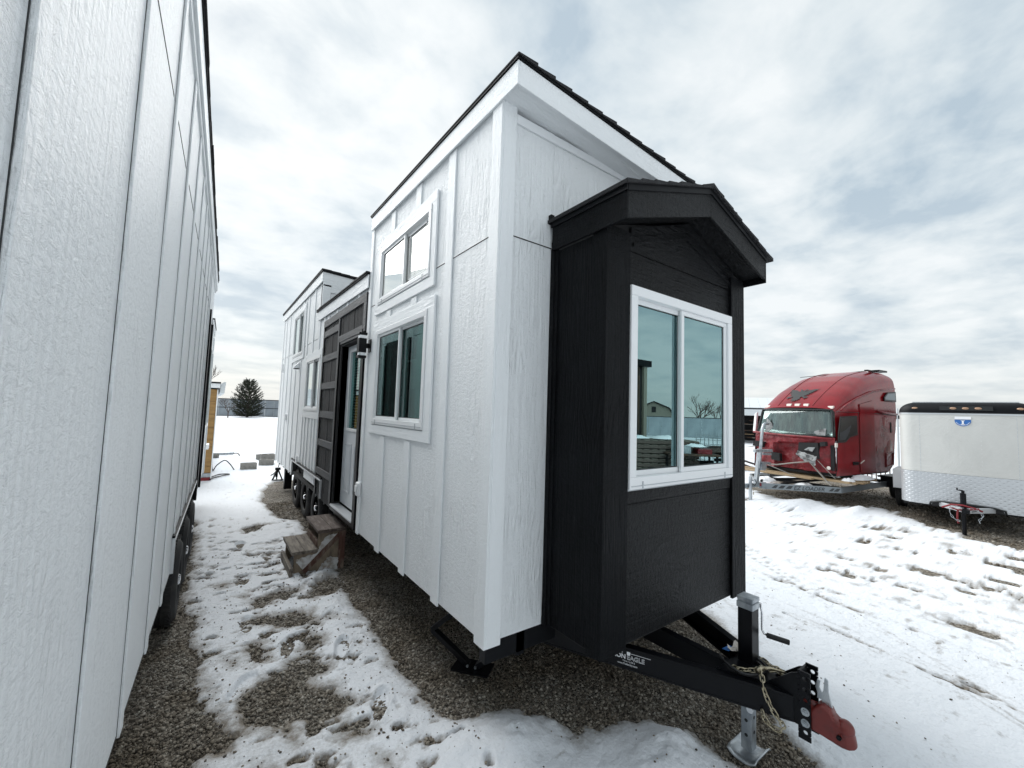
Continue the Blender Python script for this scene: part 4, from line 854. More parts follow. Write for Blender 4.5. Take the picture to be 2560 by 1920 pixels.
# ------------------------------------------------------------------ tan structure beyond the left house
tb = thing('half_clad_house', 'tan sheathed house under construction with white eave behind the left trailer', 'house', (-1.0, 12.8, 0))
def tbx(name, mat, *q, bevel=0): return B(tb, name, mat, *q, bevel)
nb = 13; z = .20
for i in range(nb):
    h = 2.09 / nb; tbx('plank', 'ply', -2.3, .105, 12.76 - rng.uniform(0, .004), 12.79, z + i * h + .003, z + (i + 1) * h - .002, bevel=.002)
tbx('wall', 'dark', -2.3, .10, 12.792, 18.6, .16, 2.30); tbx('corner_board', 'white_s', .106, .13, 12.74, 12.80, .07, 2.30); tbx('sill_beam', 'galv', -2.3, .105, 12.745, 12.80, .10, .195); tbx('base_frame', 'red_d', -2.3, .12, 12.75, 18.6, .0, .095); tbx('side_wall', 'white_y', .102, .128, 12.802, 18.6, .1, 2.3)
tbx('fascia_board', 'white_x', -2.5, .16, 12.62, 12.64, 2.31, 2.42); tbx('soffit', 'white_x', -2.5, .16, 12.641, 12.80, 2.31, 2.33); tbx('roof', 'shingle', -2.5, .17, 12.60, 18.8, 2.425, 2.46); tbx('dark_trim', 'drip', -2.3, .13, 12.74, 12.759, 2.275, 2.305)
MB().prism([(.165, 12.66, 2.20), (.255, 12.66, 2.18), (.275, 12.66, 2.46), (.235, 12.66, 2.47), (.165, 12.66, 2.41)], (0, 5.9, 0)).build('eave_gutter', 'shed_w', tb)
tbx('corner_post', 'white_s', -.12, -.085, 12.70, 12.757, .2, 2.3)

# ------------------------------------------------------------------ far metal fence, evergreen, bare trees
fd = Vector((.961, -.278, 0)).normalized()
def far_fence(name, label, origin, d, n0, n1, pw, H, gap=.05):
    t = thing(name, label, 'fence', origin, math.atan2(d.y, d.x), world=False)
    pm = MB(); K_ = 12
    for k in range(K_):
        x0 = k * pw / K_; w_ = pw / K_; pm.box(x0, x0 + w_ * .55, 0, .02, .05, H); pm.box(x0 + w_ * .55, x0 + w_, .018, .035, .05, H)
    p0 = pm.build('fence_panel', 'fence', t); p0.location = (n0 * (pw + .02), 0, 0)
    po = MB().box(-.05, .05, -.06, -.002, 0, H + .04).build('post', 'galv', t); po.location = (n0 * (pw + .02), 0, 0)
    for i in range(n0 + 1, n1):
        copy_part(p0, t, Vector((i * (pw + .02), 0, 0)))
        if i % 2 == 0: copy_part(po, t, Vector((i * (pw + .02), 0, 0)))
    for z_, h_ in ((.03, .08), (H * .49, .10), (H - .04, .12)): MB().box(n0 * (pw + .02), n1 * (pw + .02), -.062 - .003, -.0615 + .0, z_, z_ + h_).box(n0 * (pw + .02), n1 * (pw + .02), -.06, -.001, z_ + .002, z_ + h_ - .002).build('rail', 'fence_d', t)
    return t
far_fence('metal_fence', 'grey ribbed metal fence with dark rails behind the round evergreen', (1.0, 77.7, 0), fd, -10, 26, 1.22, 2.62)
far_fence('metal_fence', 'pale ribbed fence seen in the front window reflection, beyond the mesh racks', (38.7, -19.9, 0), Vector((.591, .807, 0)).normalized(), -22, 22, 1.22, 1.95)

def evergreen(name, label, loc, H, R, mat='leaf'):
    t = thing(name, label, 'tree', loc, world=False)
    m = MB(); m.tube([(0, 0, 0), (.05, 0, H * .4), (0, .03, H * .93)], [.15, .09, .03], 8).build('trunk', 'bark', t, smooth=True)
    br = MB(); lf = MB(); r_ = random.Random(5)
    def spray(p, d, s):
        d = d.normalized(); a = d.cross(Vector((0, 0, 1))); a = a.normalized() if a.length > .1 else Vector((1, 0, 0)); b = a.cross(d)
        for i in range(11):
            an = r_.uniform(0, 2 * pi); q = p + d * s * r_.uniform(-.3, .9); o_ = (a * cos(an) + b * sin(an)); e = q + (d * r_.uniform(.3, 1) + o_ * r_.uniform(.5, 1.0)) * s * .62
            w_ = d.cross(o_) * s * .13; k = len(lf.v); lf.v += [tuple(q - w_), tuple(q + w_), tuple(e)]; lf.f.append((k, k + 1, k + 2))
    n = 230
    for i in range(n):
        f = (i + .5) / n; z = H * (.03 + .90 * f); prof = (1 - ((f - .30) / .72) ** 2 if f > .30 else .78 + .22 * (f / .30)); prof = max(prof, .05) ** .6
        an = i * 2.399963 + r_.uniform(-.2, .2); L_ = R * prof * r_.uniform(.72, 1.08); up = .35 + .75 * f + r_.uniform(-.1, .15)
        d = Vector((cos(an), sin(an), up)).normalized(); p0 = Vector((0, 0, max(.1, z - L_ * up * .55))); p1 = p0 + Vector((cos(an), sin(an), 0)) * L_ * .55 + Vector((0, 0, L_ * up * .22)); p2 = p0 + Vector((cos(an) * L_, sin(an) * L_, L_ * up * .62))
        br.tube([p0, p1, p2], [.03, .018, .008], 4, cap=False)
        for k in range(9):
            s_ = .22 + .78 * k / 8; q = p0.lerp(p1, s_ * 2) if s_ < .5 else p1.lerp(p2, s_ * 2 - 1)
            if k < 3 and r_.random() < .5: continue
            spray(q + Vector((r_.uniform(-.08, .08),) * 3), (p2 - p1) + Vector((0, 0, .15)), r_.uniform(.20, .34))
    br.build('branch', 'bark', t, fix=False)['kind'] = 'stuff'; lf.build('crown', mat, t, fix=False)['kind'] = 'stuff'; return t
evergreen('evergreen_tree', 'dark bushy evergreen standing alone in front of the far metal fence', (4.30, 70.4, 0), 5.7, 1.95)
def baretree(label, loc, H, seed, spread=.5, gname=None):
    t = thing('bare_tree', label, 'tree', loc, world=False); r_ = random.Random(seed); tr = MB(); tw = MB()
    def rec(p, d, L_, rad, dep):
        q = p + d * L_; (tr if dep < 2 else tw).tube([p, p.lerp(q, .5) + Vector((r_.uniform(-1, 1), r_.uniform(-1, 1), 0)) * L_ * .05, q], [rad, rad * .8, rad * .62], 5 if dep < 3 else 3, cap=False)
        if dep >= 6: return
        for k in range(3 if dep < 4 else 2):
            nd = (d + Vector((r_.uniform(-1, 1), r_.uniform(-1, 1), r_.uniform(-.2, .7))) * spread).normalized(); rec(p + d * L_ * r_.uniform(.6, 1), nd, L_ * r_.uniform(.6, .82), rad * .6, dep + 1)
    rec(Vector((0, 0, 0)), Vector((0, 0, 1)), H * .27, H * .022, 0); tr.build('trunk', 'twig', t, fix=False); tw.build('crown', 'twig', t, fix=False)['kind'] = 'stuff'
baretree('thin bare tree showing above the white eave of the tan wall', (-1.35, 62, 0), 9.5, 3)
baretree('small bare shrub in front of the far fence beside the tan wall', (1.9, 66, 0), 3.6, 9, .7)
baretree('bare tree reflected in the right pane of the front window', (42.2, -20.8, 0), 6.4, 11, .8); baretree('bare tree at the right edge of the window reflection', (43.6, -19.4, 0), 5.6, 12, .85)
baretree('bare tree above the pale metal shed roof on the right', (46.5, 23.5, 0), 6.3, 21, .7)
# ------------------------------------------------------------------ red truck cab sitting on a boat trailer
CA = math.atan2(-.134, .991); CP = (12.0, 3.43, 0)
cab = thing('truck_cab', 'wrecked red sleeper truck cab with a black eagle emblem, stripped of its bonnet', 'truck cab', CP, CA, world=False)
Wc = 1.95
def lerpt(tab, x):
    if x <= tab[0][0]: return tab[0][1]
    for (a, b), (c, d) in zip(tab, tab[1:]):
        if x <= c: return b + (d - b) * (x - a) / (c - a)
    return tab[-1][1]
ZR = [(0, 2.30), (.03, 2.38), (.08, 2.50), (.16, 2.68), (.26, 2.88), (.38, 3.06), (.52, 3.22), (.68, 3.33), (.84, 3.40), (.95, 3.43), (1, 3.40)]
ZS = [(0, 2.16), (.10, 2.26), (.3, 2.44), (.6, 2.74), (.85, 2.96), (1, 3.02)]
U0 = [(.68, .0), (.9, .02), (1.58, .06), (2.28, .22), (3.4, .22)]
U1 = [(.66, 2.72), (.80, 2.97), (1.3, 3.16), (2.2, 3.31), (2.9, 3.36), (3.3, 3.26), (3.45, 3.10)]
def cab_pt(s, t, lift=0.0):
    """s 0..1 round the section from near sill over the roof to far sill; t 0..1 front to back"""
    zr, zs = lerpt(ZR, t), lerpt(ZS, t); nn = 3.2
    if s < .3: v, z = 0.0, .68 + (zs - .68) * s / .3
    elif s > .7: v, z = Wc, .68 + (zs - .68) * (1 - s) / .3
    else:
        th = pi * (s - .3) / .4; c, sn = cos(th), sin(th)
        v = Wc / 2 * (1 - math.copysign(abs(c) ** (2 / nn), c)); z = zs + (zr - zs) * abs(sn) ** (2 / nn)
    u = lerpt(U0, z) + t * (lerpt(U1, z) - lerpt(U0, z))
    ins = .13 * max(0, 1 - u / 1.0) * min(1, max(0, (z - 1.5) / .75)) + .05 * max(0, (z - 2.2) / 1.2)
    bow = .16 * (1 - (2 * v / Wc - 1) ** 2) * max(0, 1 - t * 4)
    # dents in the rear quarter
    dent = 0
    if s < .3 and u > 2.05 and z < 2.15: dent = .035 * mnoise.noise((u * 2.3, z * 2.1, 4.1)) + .012 * mnoise.noise((u * 7, z * 6, 1))
    return (u - bow, v + ins * (1 - 2 * v / Wc) + dent, z + lift)
m = MB(); m.grid(lambda a, b: cab_pt(b, a), 40, 96); m.build('cab_shell', 'red', cab, smooth='auto', fix=True)
# rear wall + floor
m = MB(); m.grid(lambda a, b: (lambda p: (p[0] - .002, p[1] + (Wc / 2 - p[1]) * a, p[2] + ((1.6 - p[2]) * a)))(cab_pt(b, 1)), 2, 60); m.build('rear_wall', 'red_d', cab)
MB().box(.05, 2.70, .01, Wc - .01, .66, .72).build('cab_floor', 'dark', cab)
def surf(v, t, lift=.004):
    lo, hi = .3, .7
    for _ in range(40):
        mid = (lo + hi) / 2
        if cab_pt(mid, t)[1] < v: lo = mid
        else: hi = mid
    return cab_pt(lo, t, lift)
for v in (.52, 1.43): MB().tube([surf(v + (.04 * (1 - t_) if v < 1 else -.04 * (1 - t_)), t_) for t_ in np.linspace(.02, .97, 26)], .010, 6).build('roof_rib', 'red', cab, smooth=True)
def side(pts, name, mat, th=.012, d=.0, par=cab): return MB().prism([(p[0], -.004 - d - th, p[1]) for p in pts], (0, th, 0)).build(name, mat, par)
def groove(path, name='panel_gap', mat='gasket', r=.007, dd=.001): return MB().tube([(u, -dd, z) for u, z in path], r, 6).build(name, mat, cab, smooth=True)
# faded rear quarter, side fairing edge
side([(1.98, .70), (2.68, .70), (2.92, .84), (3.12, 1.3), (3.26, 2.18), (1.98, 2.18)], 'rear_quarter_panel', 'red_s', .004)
side([(1.16, .72), (1.97, .72), (1.97, 2.55), (1.20, 2.42)], 'extender_panel', 'red', .010)
groove([(.06, 2.20), (1.2, 2.21), (2.2, 2.21), (3.30, 2.19)]); groove([(1.15, .72), (1.15, 2.2)]); groove([(1.98, .72), (1.98, 2.5)]); groove([(.03, .80), (.05, 1.5)], r=.012)
MB().tube([(u, -.02 - .012 * (u < 1.2), z) for u, z in [(.22, 2.24), (.48, 2.38), (1.08, 2.58), (1.86, 2.77), (2.53, 2.86), (3.2, 2.92)]], .022, 6).build('fairing_edge', 'red_d', cab, smooth=True)
MB().tube([(u, -.014, z) for u, z in [(2.15, 2.28), (2.6, 2.24), (3.3, 2.22)]], .028, 6).build('side_trim', 'red_d', cab, smooth=True)
w_ = side([(.19, 2.09), (1.03, 2.13), (1.03, 1.65), (.66, 1.60), (.44, 1.48), (.06, 1.46), (.08, 1.66)], 'side_window', 'gasket', .012, .010)
MB().prism([(.23, -.027, 2.06), (.99, -.027, 2.10), (.99, -.027, 1.68), (.64, -.027, 1.63), (.42, -.027, 1.51), (.10, -.027, 1.49), (.12, -.027, 1.66)], (0, .003, 0)).build('pane', M['glass_cab'], w_)
MB().prism([(.12, -.0285, 1.53), (.42, -.0285, 1.53), (.60, -.0285, 1.72), (.70, -.0285, 1.90), (.40, -.0285, 1.76), (.16, -.0285, 1.72)], (0, .001, 0)).build('seat_back', 'decal_d', w_)
w_ = side([(2.54, 2.66), (2.76, 2.80), (3.24, 2.84), (3.26, 2.56), (2.56, 2.56)], 'rear_side_window', 'gasket', .012, .012)
MB().prism([(2.60, -.029, 2.66), (2.78, -.029, 2.77), (3.20, -.029, 2.80), (3.22, -.029, 2.60), (2.60, -.029, 2.60)], (0, .003, 0)).build('pane', 'silver_p', w_)
side([(2.88, 2.0), (2.95, 2.0), (2.95, 1.72), (2.88, 1.72)], 'locker_handle', 'dark', .008, .006); side([(.77, 1.0), (1.06, .99), (1.06, .92), (.80, .92)], 'door_handle', 'dark', .012, .004); MB().beam((.80, -.03, .985), (1.04, -.03, .975), .02, .025).build('door_handle_bar', 'steel_b', cab)
for a, b in (((2.56, 1.17), (3.02, 1.2)), ((3.02, 1.2), (2.98, .86)), ((2.98, .86), (2.56, .82)), ((2.56, .82), (2.56, 1.17))): MB().tube([(a[0], -.02, a[1]), (b[0], -.02, b[1])], .016, 6).build('hatch_frame', 'red_d', cab)
MB().tube([(1.16, -.02, .95), (1.35, -.02, 1.02)], .012, 6).build('loose_trim', 'lamp_lens', cab)
side([(-.08 + .02, 1.46), (.02, 1.46), (.02, 1.36), (-.06, 1.36)], 'hinge_bracket', 'lamp_lens', .03)
# roof fin / black blade at the back edge, antenna rod
MB().box(2.55, 3.45, .32, .40, 3.40, 3.43).box(3.05, 3.55, .25, .50, 3.41, 3.46).build('roof_blade', 'steel_b', cab); MB().cyl((1.6, 1.55, 3.22), (3.2, .5, 3.47), .008, 6).build('antenna_rod', 'steel_b', cab)
# windscreen
def wsp(a, b, off=0): 
    z = 1.60 + (2.245 - 1.60) * b; v = (.07 + .075 * b) + (Wc - .14 - .15 * b) * a; u = .07 + .13 * b - .16 * (1 - (2 * a - 1) ** 2) + off; return (u, v, z)
MB().grid(lambda a, b: wsp(a, b, -.010), 20, 6).build('windscreen', M['glass_cab'], cab, smooth=True, solid=.004, fix=False)
m = MB(); m.tube([wsp(a, 0, -.012) for a in np.linspace(0, 1, 16)] + [wsp(1, b, -.012) for b in (.3, .7)] + [wsp(a, 1, -.012) for a in np.linspace(1, 0, 16)] + [wsp(0, b, -.012) for b in (.7, .3)], .024, 6, close=True); m.build('windscreen_seal', 'gasket', cab, smooth=True)
m = MB(); m.grid(lambda a, b: (lambda p: (p[0] + .03 * sin(a * 95) + .02 * sin(a * 41 + b * 3) + .02, p[1], p[2]))(wsp(a, b, .07)), 160, 5); m.build('reflection_pleats', 'reflection_streaks', cab, smooth=True, fix=False)  # pleated sheet added behind the glass to stand for its streaky reflections
MB().prism([(-.03, 1.63, 1.62), (-.03, 1.40, 1.62), (-.03, 1.44, 1.86), (-.03, 1.58, 2.02)], (.01, 0, 0)).build('dash_sheet', 'airbag', cab); m = MB().prism([(-.03, .50, 1.62), (-.03, .20, 1.62), (-.03, .18, 1.80), (-.03, .42, 1.72)], (.01, 0, 0)); m.build('dash_sheet', 'airbag', cab)
MB().tube([(-.12, 1.2, 1.585), (-.14, .9, 1.60), (-.12, .55, 1.585)], .012, 6).tube([wsp(.75, -.02, -.03), wsp(.5, .05, -.03), wsp(.3, .03, -.03)], .010, 6).build('wiper', 'gasket', cab)
# marker lights
for v in (.20, .70, .90, 1.10, 1.70):
    p = surf(v, .028, .0); MB().hexa([(p[0] - .05, v - .055, p[2] - .045), (p[0] - .05, v + .055, p[2] - .045), (p[0] + .04, v + .055, p[2] - .02), (p[0] + .04, v - .055, p[2] - .02), (p[0] - .03, v - .06, p[2] + .02), (p[0] - .03, v + .06, p[2] + .02), (p[0] + .04, v + .05, p[2] + .03), (p[0] + .04, v - .05, p[2] + .03)]).build('marker_light', 'lamp_lens', cab, bevel=.006)
# double-headed eagle emblem on the forehead
half = [(0, .80), (.05, .86), (.10, .95), (.19, .985), (.29, .94), (.22, .915), (.165, .87), (.15, .77), (.25, .79), (.38, .88), (.62, .95), (1.0, 1.03), (.80, .915), (.96, .90), (.74, .845), (.90, .80), (.68, .765), (.84, .70), (.62, .68), (.76, .60), (.56, .60), (.66, .50), (.49, .52), (.55, .41), (.42, .45), (.44, .36), (.56, .36), (.72, .38), (.64, .31), (.74, .25), (.60, .26), (.58, .17), (.50, .25), (.38, .30), (.27, .36), (.24, .27), (.34, .12), (.22, .18), (.22, .03), (.13, .12), (.08, -.04), (0, .08)]
for sg in (-1, 1):
    from mathutils.geometry import tessellate_polygon
    pts = [Vector((x * sg, y, 0)) for x, y in half]; tri = tessellate_polygon([pts]); bm = bmesh.new(); bv = [bm.verts.new(p) for p in pts]
    for t_ in tri:
        try: bm.faces.new([bv[i] for i in t_])
        except ValueError: pass
    bmesh.ops.subdivide_edges(bm, edges=bm.edges, cuts=2, use_grid_fill=True); bmesh.ops.triangulate(bm, faces=bm.faces)
    bm.verts.index_update(); m = MB()
    m.v = [surf(1.08 + .37 * p.co.x, .060 + .165 * p.co.y, .016) for p in bm.verts]; m.v = [(q[0] - .006, q[1], q[2]) for q in m.v]
    m.f = [tuple(v.index for v in f.verts) for f in bm.faces]; bm.free(); m.build('eagle_emblem', 'eagle', cab, fix=False)
# crushed front bulkhead
def bulk(a, b):
    v = .02 + (Wc - .04) * a; z = .74 + .84 * b; u = .03 - .16 * (1 - (2 * a - 1) ** 2) + .02
    u += .085 * mnoise.noise((v * 2.6, z * 3.0, 2.2)) + .03 * mnoise.noise((v * 8, z * 9, 7)) 
    if .68 < v < 1.33 and z < 1.40 - .35 * (v - 1) ** 2: u += .14
    return (u - .02, v, z)
MB().grid(bulk, 60, 34).build('bulkhead', 'red_d', cab, smooth=True, fix=False)
for q in ((.31, .76, 1.06, 1.42), (1.60, 1.90, 1.22, 1.38), (.16, .26, 1.38, 1.46), (1.20, 1.40, .90, 1.12), (.03, .10, .80, 1.40)):
    MB().prism([(-.15, q[0] + rng.uniform(-.03, .03), q[2]), (-.15, q[1], q[2] + rng.uniform(-.03, .03)), (-.15, q[1] + rng.uniform(-.03, .03), q[3]), (-.15, q[0], q[3] + rng.uniform(-.03, .03))], (.12, 0, 0)).build('dark_opening', 'dark', cab) if q[0] > .12 else MB().box(-.02, .06, *q).build('dark_opening', 'dark', cab)
MB().prism([(-.06, .60, 1.25), (-.06, .42, 1.22), (-.06, .36, 1.33), (-.06, .50, 1.32)], (-.12, 0, 0)).build('torn_bracket', 'airbag', cab)
MB().grid(lambda a, b: (-.22 - .06 * mnoise.noise((a * 4, b * 4, 3)) - .1 * b, .30 + .42 * a + .05 * mnoise.noise((a * 3, b * 3, 8)), 1.22 - .22 * b * (1 - .5 * a) - .10 * (1 - a) + .05 * mnoise.noise((a * 5, b * 5, 1))), 20, 12).build('torn_airbag', 'airbag', cab, smooth=True, fix=False)
MB().tube([(-.10, .02, 1.55), (-.13, .5, 1.57), (-.20, 1.0, 1.575), (-.13, 1.5, 1.60), (-.06, 1.93, 1.62)], .028, 6).build('cowl_edge', 'red_d', cab, smooth=True)
MB().prism([(.10, 1.98, 1.62), (.18, 2.10, 1.62), (.22, 2.07, 2.12), (.14, 1.96, 2.18)], (.10, 0, 0)).build('wing_mirror', 'plastic_w', cab, bevel=.03)
MB().ball((-.08, .12, .86), .045, 10, 6, (.4, 1, 1)).build('round_bracket', 'lamp_lens', cab, smooth=True)

# boat trailer under the cab
bt = thing('boat_trailer', 'silver boat trailer with dark lettering and a winch post, carrying the red cab', 'boat trailer', CP, CA, world=False)
def btb(p, q, w_, h, name='frame_beam', mat='silver_p', par=bt): return MB().beam(p, q, w_, h).build(name, mat, par, bevel=.004)
btb((-1.30, .98, .37), (.02, -.07, .37), .05, .135); btb((.02, -.072, .37), (3.9, -.05, .40), .05, .13); btb((-1.30, 1.02, .37), (.02, 2.07, .38), .05, .13); btb((.02, 2.07, .38), (3.9, 2.05, .38), .05, .13)
btb((-2.15, 1.0, .40), (-1.15, 1.0, .40), .08, .09); btb((-1.28, 1.0, .33), (-1.0, 1.0, .33), .20, .03)
btb((.02, -.04, .40), (.02, 2.04, .40), .06, .08, 'cross_beam', 'steel_b'); btb((1.4, -.04, .42), (1.4, 2.04, .42), .06, .08, 'cross_beam', 'steel_b'); btb((2.7, -.04, .42), (2.7, 2.04, .42), .06, .08, 'cross_beam', 'steel_b')
btb((-.85, .78, .43), (.30, .30, .56), .05, .05, 'bunk_rail', 'steel_b'); btb((-.95, 1.2, .43), (.6, 1.75, .60), .05, .05, 'bunk_rail', 'steel_b'); btb((-.7, 1.0, .50), (.9, .1, .58), .04, .05, 'bunk_rail', 'steel_b')
d_ = Vector((1.32, -1.05, 0)).normalized(); n_ = Vector((-1.05, -1.32, 0)).normalized()
def bm_(dist, z): p = Vector((-1.30, .98, 0)) + d_ * dist + n_ * .0262; p.z = z; return Matrix.Translation(p) @ Matrix((d_, Vector((0, 0, 1)), n_)).transposed().to_4x4()
text_mesh('EZ LOADER', .125, 'decal_d', bt, 'beam_lettering', bm_(.68, .325), shear=.25, offset=.002)
m = MB()
for k, (a, b_) in enumerate(((.20, .10), (.34, .12), (.50, .12), (1.42, .08), (1.52, .10))):
    R_ = bm_(a, .335); q = [(0, 0), (b_, 0), (b_ + .05, .07), (.08, .07)]; m.v += [tuple(R_ @ Vector((x, y, .001))) for x, y in q]; kk = len(m.v); m.f.append((kk - 4, kk - 3, kk - 2, kk - 1))
m.build('beam_stripe', 'decal_d', bt, fix=False)['kind'] = 'stuff'
# winch post
btb((-1.50, 1.0, .42), (-1.33, 1.0, 1.24), .075, .10, 'winch_post', 'galv'); MB().tube([(-1.46, .96, .80), (-1.28, .96, 1.74), (-1.24, .96, 1.83), (-1.17, .96, 1.865), (-1.05, .96, 1.86)], .034, 8).build('bow_guide', 'galv', bt, smooth=True)
btb((-1.62, .96, 1.21), (-.92, .96, 1.20), .06, .07, 'winch_arm', 'galv'); btb((-1.25, .96, 1.13), (-.95, .96, 1.12), .07, .05, 'winch_arm', 'galv'); btb((-.95, .96, 1.20), (-.95, .96, 1.02), .06, .06, 'winch_arm', 'galv'); btb((-1.38, .96, .93), (-1.0, .96, .90), .05, .05, 'winch_arm', 'galv'); btb((-1.42, .96, .66), (-1.04, .96, .62), .05, .05, 'winch_arm', 'galv')
MB().cyl((-1.33, .90, .84), (-1.33, 1.0, .84), .10, 18).build('winch_drum', 'galv', bt, smooth='auto'); B(bt, 'label_plate', 'red_strap', -1.42, -1.36, .952, .957, .37, .44); B(bt, 'coupler', 'galv', -2.25, -2.0, .95, 1.05, .38, .45)
MB().cyl((-1.85, .92, .03), (-1.85, .92, .62), .035, 10).build('tongue_jack', 'galv', bt, smooth='auto'); MB().lathe([(.10, 0), (.09, .03), (.03, .05)], 16, 'Z', (-1.85, .92, .0)).build('jack_foot', 'steel_b', bt)
MB().tube([(-1.78, .93, .46), (-1.68, .92, .40), (-1.62, .92, .46), (-1.66, .92, .54), (-1.78, .93, .53)], .010, 6, close=True).build('brake_line', 'hose', bt, smooth=True); chain(bt, [(-1.76, .92, .36), (-1.75, .91, .25), (-1.74, .92, .14)], step=.05, sc=1.8)
# straps, cable and boards
MB().beam((-.16, .66, 1.16), (-.14, .05, .46), .012, .055, up=(1, 0, 0)).build('ratchet_strap', 'strap', bt); MB().tube([(-.9, 1.35, .86), (-.55, 1.05, .84), (-.3, .75, .92), (-.2, .5, .97), (-.2, .35, 1.0)], .016, 6).build('pull_cable', 'strap', bt, smooth=True); MB().tube([(-.2, .30, 1.03), (-.05, .0, .62)], .006, 5).build('wire_rope', 'strap', bt); MB().tube([(-1.25, .98, .92), (-.5, .8, .66), (.0, .5, .50)], .010, 5).build('winch_strap', 'strap', bt, smooth=True)
for (p, q, w_) in (((-.12, 2.2, .62), (-.05, -.30, .575), .14), ((.10, 2.3, .60), (.12, -.35, .56), .14), ((.34, 2.0, .585), (.36, -.40, .56), .14), ((.58, 2.0, .585), (.62, -.38, .56), .14), ((-.35, 2.1, .60), (-.42, .30, .60), .12)):
    MB().beam(p, q, w_, .042).build('deck_board', 'lumber', bt, bevel=.003)
MB().box(.50, 1.25, -.30, -.02, .56, .60).build('deck_board', 'lumber', bt)
def snowblob(par, cx, cy, z, rx, ry, h, seed, name='snow_patch'):
    m = MB(); m.grid(lambda a, b: (lambda r, t: (cx + rx * r * cos(t) * (1 + .2 * mnoise.noise((cos(t) * 1.5, sin(t) * 1.5, seed))), cy + ry * r * sin(t) * (1 + .2 * mnoise.noise((cos(t) * 2, sin(t) * 2, seed + 3))), z + h * (1 - r ** 2.4) * (1 + .5 * mnoise.noise((r * 3 * cos(t), r * 3 * sin(t), seed)))))(a, b * 2 * pi), 8, 28); return m.build(name, 'snowlump', par, smooth=True, fix=False)
snowblob(bt, .85, -.16, .600, .45, .17, .10, 1); snowblob(bt, .15, -.17, .585, .20, .12, .07, 2); snowblob(bt, -.35, .55, .40, .30, .16, .07, 4); snowblob(bt, -.62, 1.3, .42, .35, .2, .09, 5)
MB().box(2.35, 3.35, -.25, .10, .55, .60).prism([(2.35, -.25, .34), (2.42, -.25, .58), (3.28, -.25, .58), (3.36, -.25, .34), (3.30, -.25, .34), (3.24, -.25, .55), (2.46, -.25, .55), (2.40, -.25, .34)], (0, .3, 0)).build('mudguard', 'steel_b', bt, bevel=.01)
def wheel_at(par, x, y, z, r, rz):
    o = wheel_proto(par, (0, 0, 0), r, .19); o.location = (x, y, z); o.rotation_euler = (0, 0, rz); return o
wheel_at(bt, 2.85, -.14, .29, .29, pi / 2); B(bt, 'axle', 'steel_b', 2.81, 2.89, -.05, 2.05, .26, .33)

# ------------------------------------------------------------------ white cargo trailer
cg = thing('cargo_trailer', 'white enclosed cargo trailer with tread plate nose and blue emblem, black roof cap', 'cargo trailer', (11.45, 2.21, 0), .0972, world=False)
WT, LT, RT = 1.80, 4.6, .24
def outline(n=10, ins=0.0, nose=.05):
    pts = [(LT, -ins)]
    for i in range(n + 1): a = pi / 2 * i / n; pts.append((RT - (RT - ins) * sin(a) + 0, -RT + (RT - ins) * cos(a)))
    for i in range(1, 24): y = -RT - (WT - 2 * RT) * i / 24; pts.append((ins - nose * sin(pi * i / 24), y))
    for i in range(n + 1): a = pi / 2 * i / n; pts.append((RT - (RT - ins) * cos(a), -(WT - RT) - (RT - ins) * sin(a)))
    pts.append((LT, -WT + ins)); return pts
def band(name, mat, z0, z1, ins0=0, ins1=0, uv=False, steps=1, prof=None):
    rows = [prof(k / steps) if prof else (ins0 + (ins1 - ins0) * k / steps, z0 + (z1 - z0) * k / steps) for k in range(steps + 1)]
    m = MB(); L_ = [outline(ins=r[0]) for r in rows]; n = len(L_[0])
    for r, pl in zip(rows, L_): m.v += [(p[0], p[1], r[1]) for p in pl]
    for i in range(steps):
        for j in range(n - 1): m.f.append((i * n + j, (i + 1) * n + j, (i + 1) * n + j + 1, i * n + j + 1))
    if prof: m.f.append(tuple(steps * n + j for j in range(n)))
    o = m.build(name, mat, cg, smooth='auto', fix=False)
    if uv:
        acc = [0]; P_ = L_[0]
        for j in range(1, n): acc.append(acc[-1] + math.hypot(P_[j][0] - P_[j - 1][0], P_[j][1] - P_[j - 1][1]))
        ul = o.data.uv_layers.new(name='UVMap')
        for lp in o.data.loops: vi = lp.vertex_index; ul.data[lp.index].uv = (acc[vi % n], o.data.vertices[vi].co.z)
    return o
band('body_skin', 'cargo', 1.035, 2.165); band('stone_guard', 'tread', .41, 1.032, -.004, -.004, uv=True); band('drip_trim', 'alu', 2.166, 2.190, -.010, -.010); band('trim_strip', 'gasket', 2.1905, 2.206, -.008, -.008)
band('roof_cap', 'drip', 0, 0, steps=9, prof=lambda t: (-.006 + .26 * (1 - cos(t * pi / 2)) , 2.206 + .20 * sin(t * pi / 2)))
B(cg, 'roof', 'alu', .23, LT, -WT + .2, -.2, 2.36, 2.42); B(cg, 'lamp_recess', 'gasket', -.055, .02, -1.28, -.60, 2.245, 2.325); B(cg, 'rear_wall', 'cargo', LT, LT + .02, -WT, 0, .4, 2.3); B(cg, 'underbody', 'dark', .15, LT, -WT + .03, -.03, .36, .44)
for y in (-.25, -.78, -.94, -1.10, -1.60):
    xx = .02 if y in (-.25, -1.60) else -.062
    MB().ball((xx, y, 2.285), .028, 12, 6, (.7, 1.7, .8)).build('marker_light', 'amber', cg, smooth=True)
for y in (-.31, -.70, -1.12, -1.55):
    m = MB()
    for k in range(15):
        z = 1.08 + k * .075; xb = -.05 * sin(pi * min(max((-y - RT) / (WT - 2 * RT), 0), 1)); m.ball((xb - .001, y, z), .0045, 6, 4)
    m.build('rivet', 'alu', cg); B(cg, 'panel_seam', 'vinyl_g', -.05 * sin(pi * min(max((-y - RT) / (WT - 2 * RT), 0), 1)) - .0015, .0, y - .0025, y + .0025, 1.04, 2.16) if y in (-.31, -1.55) else None
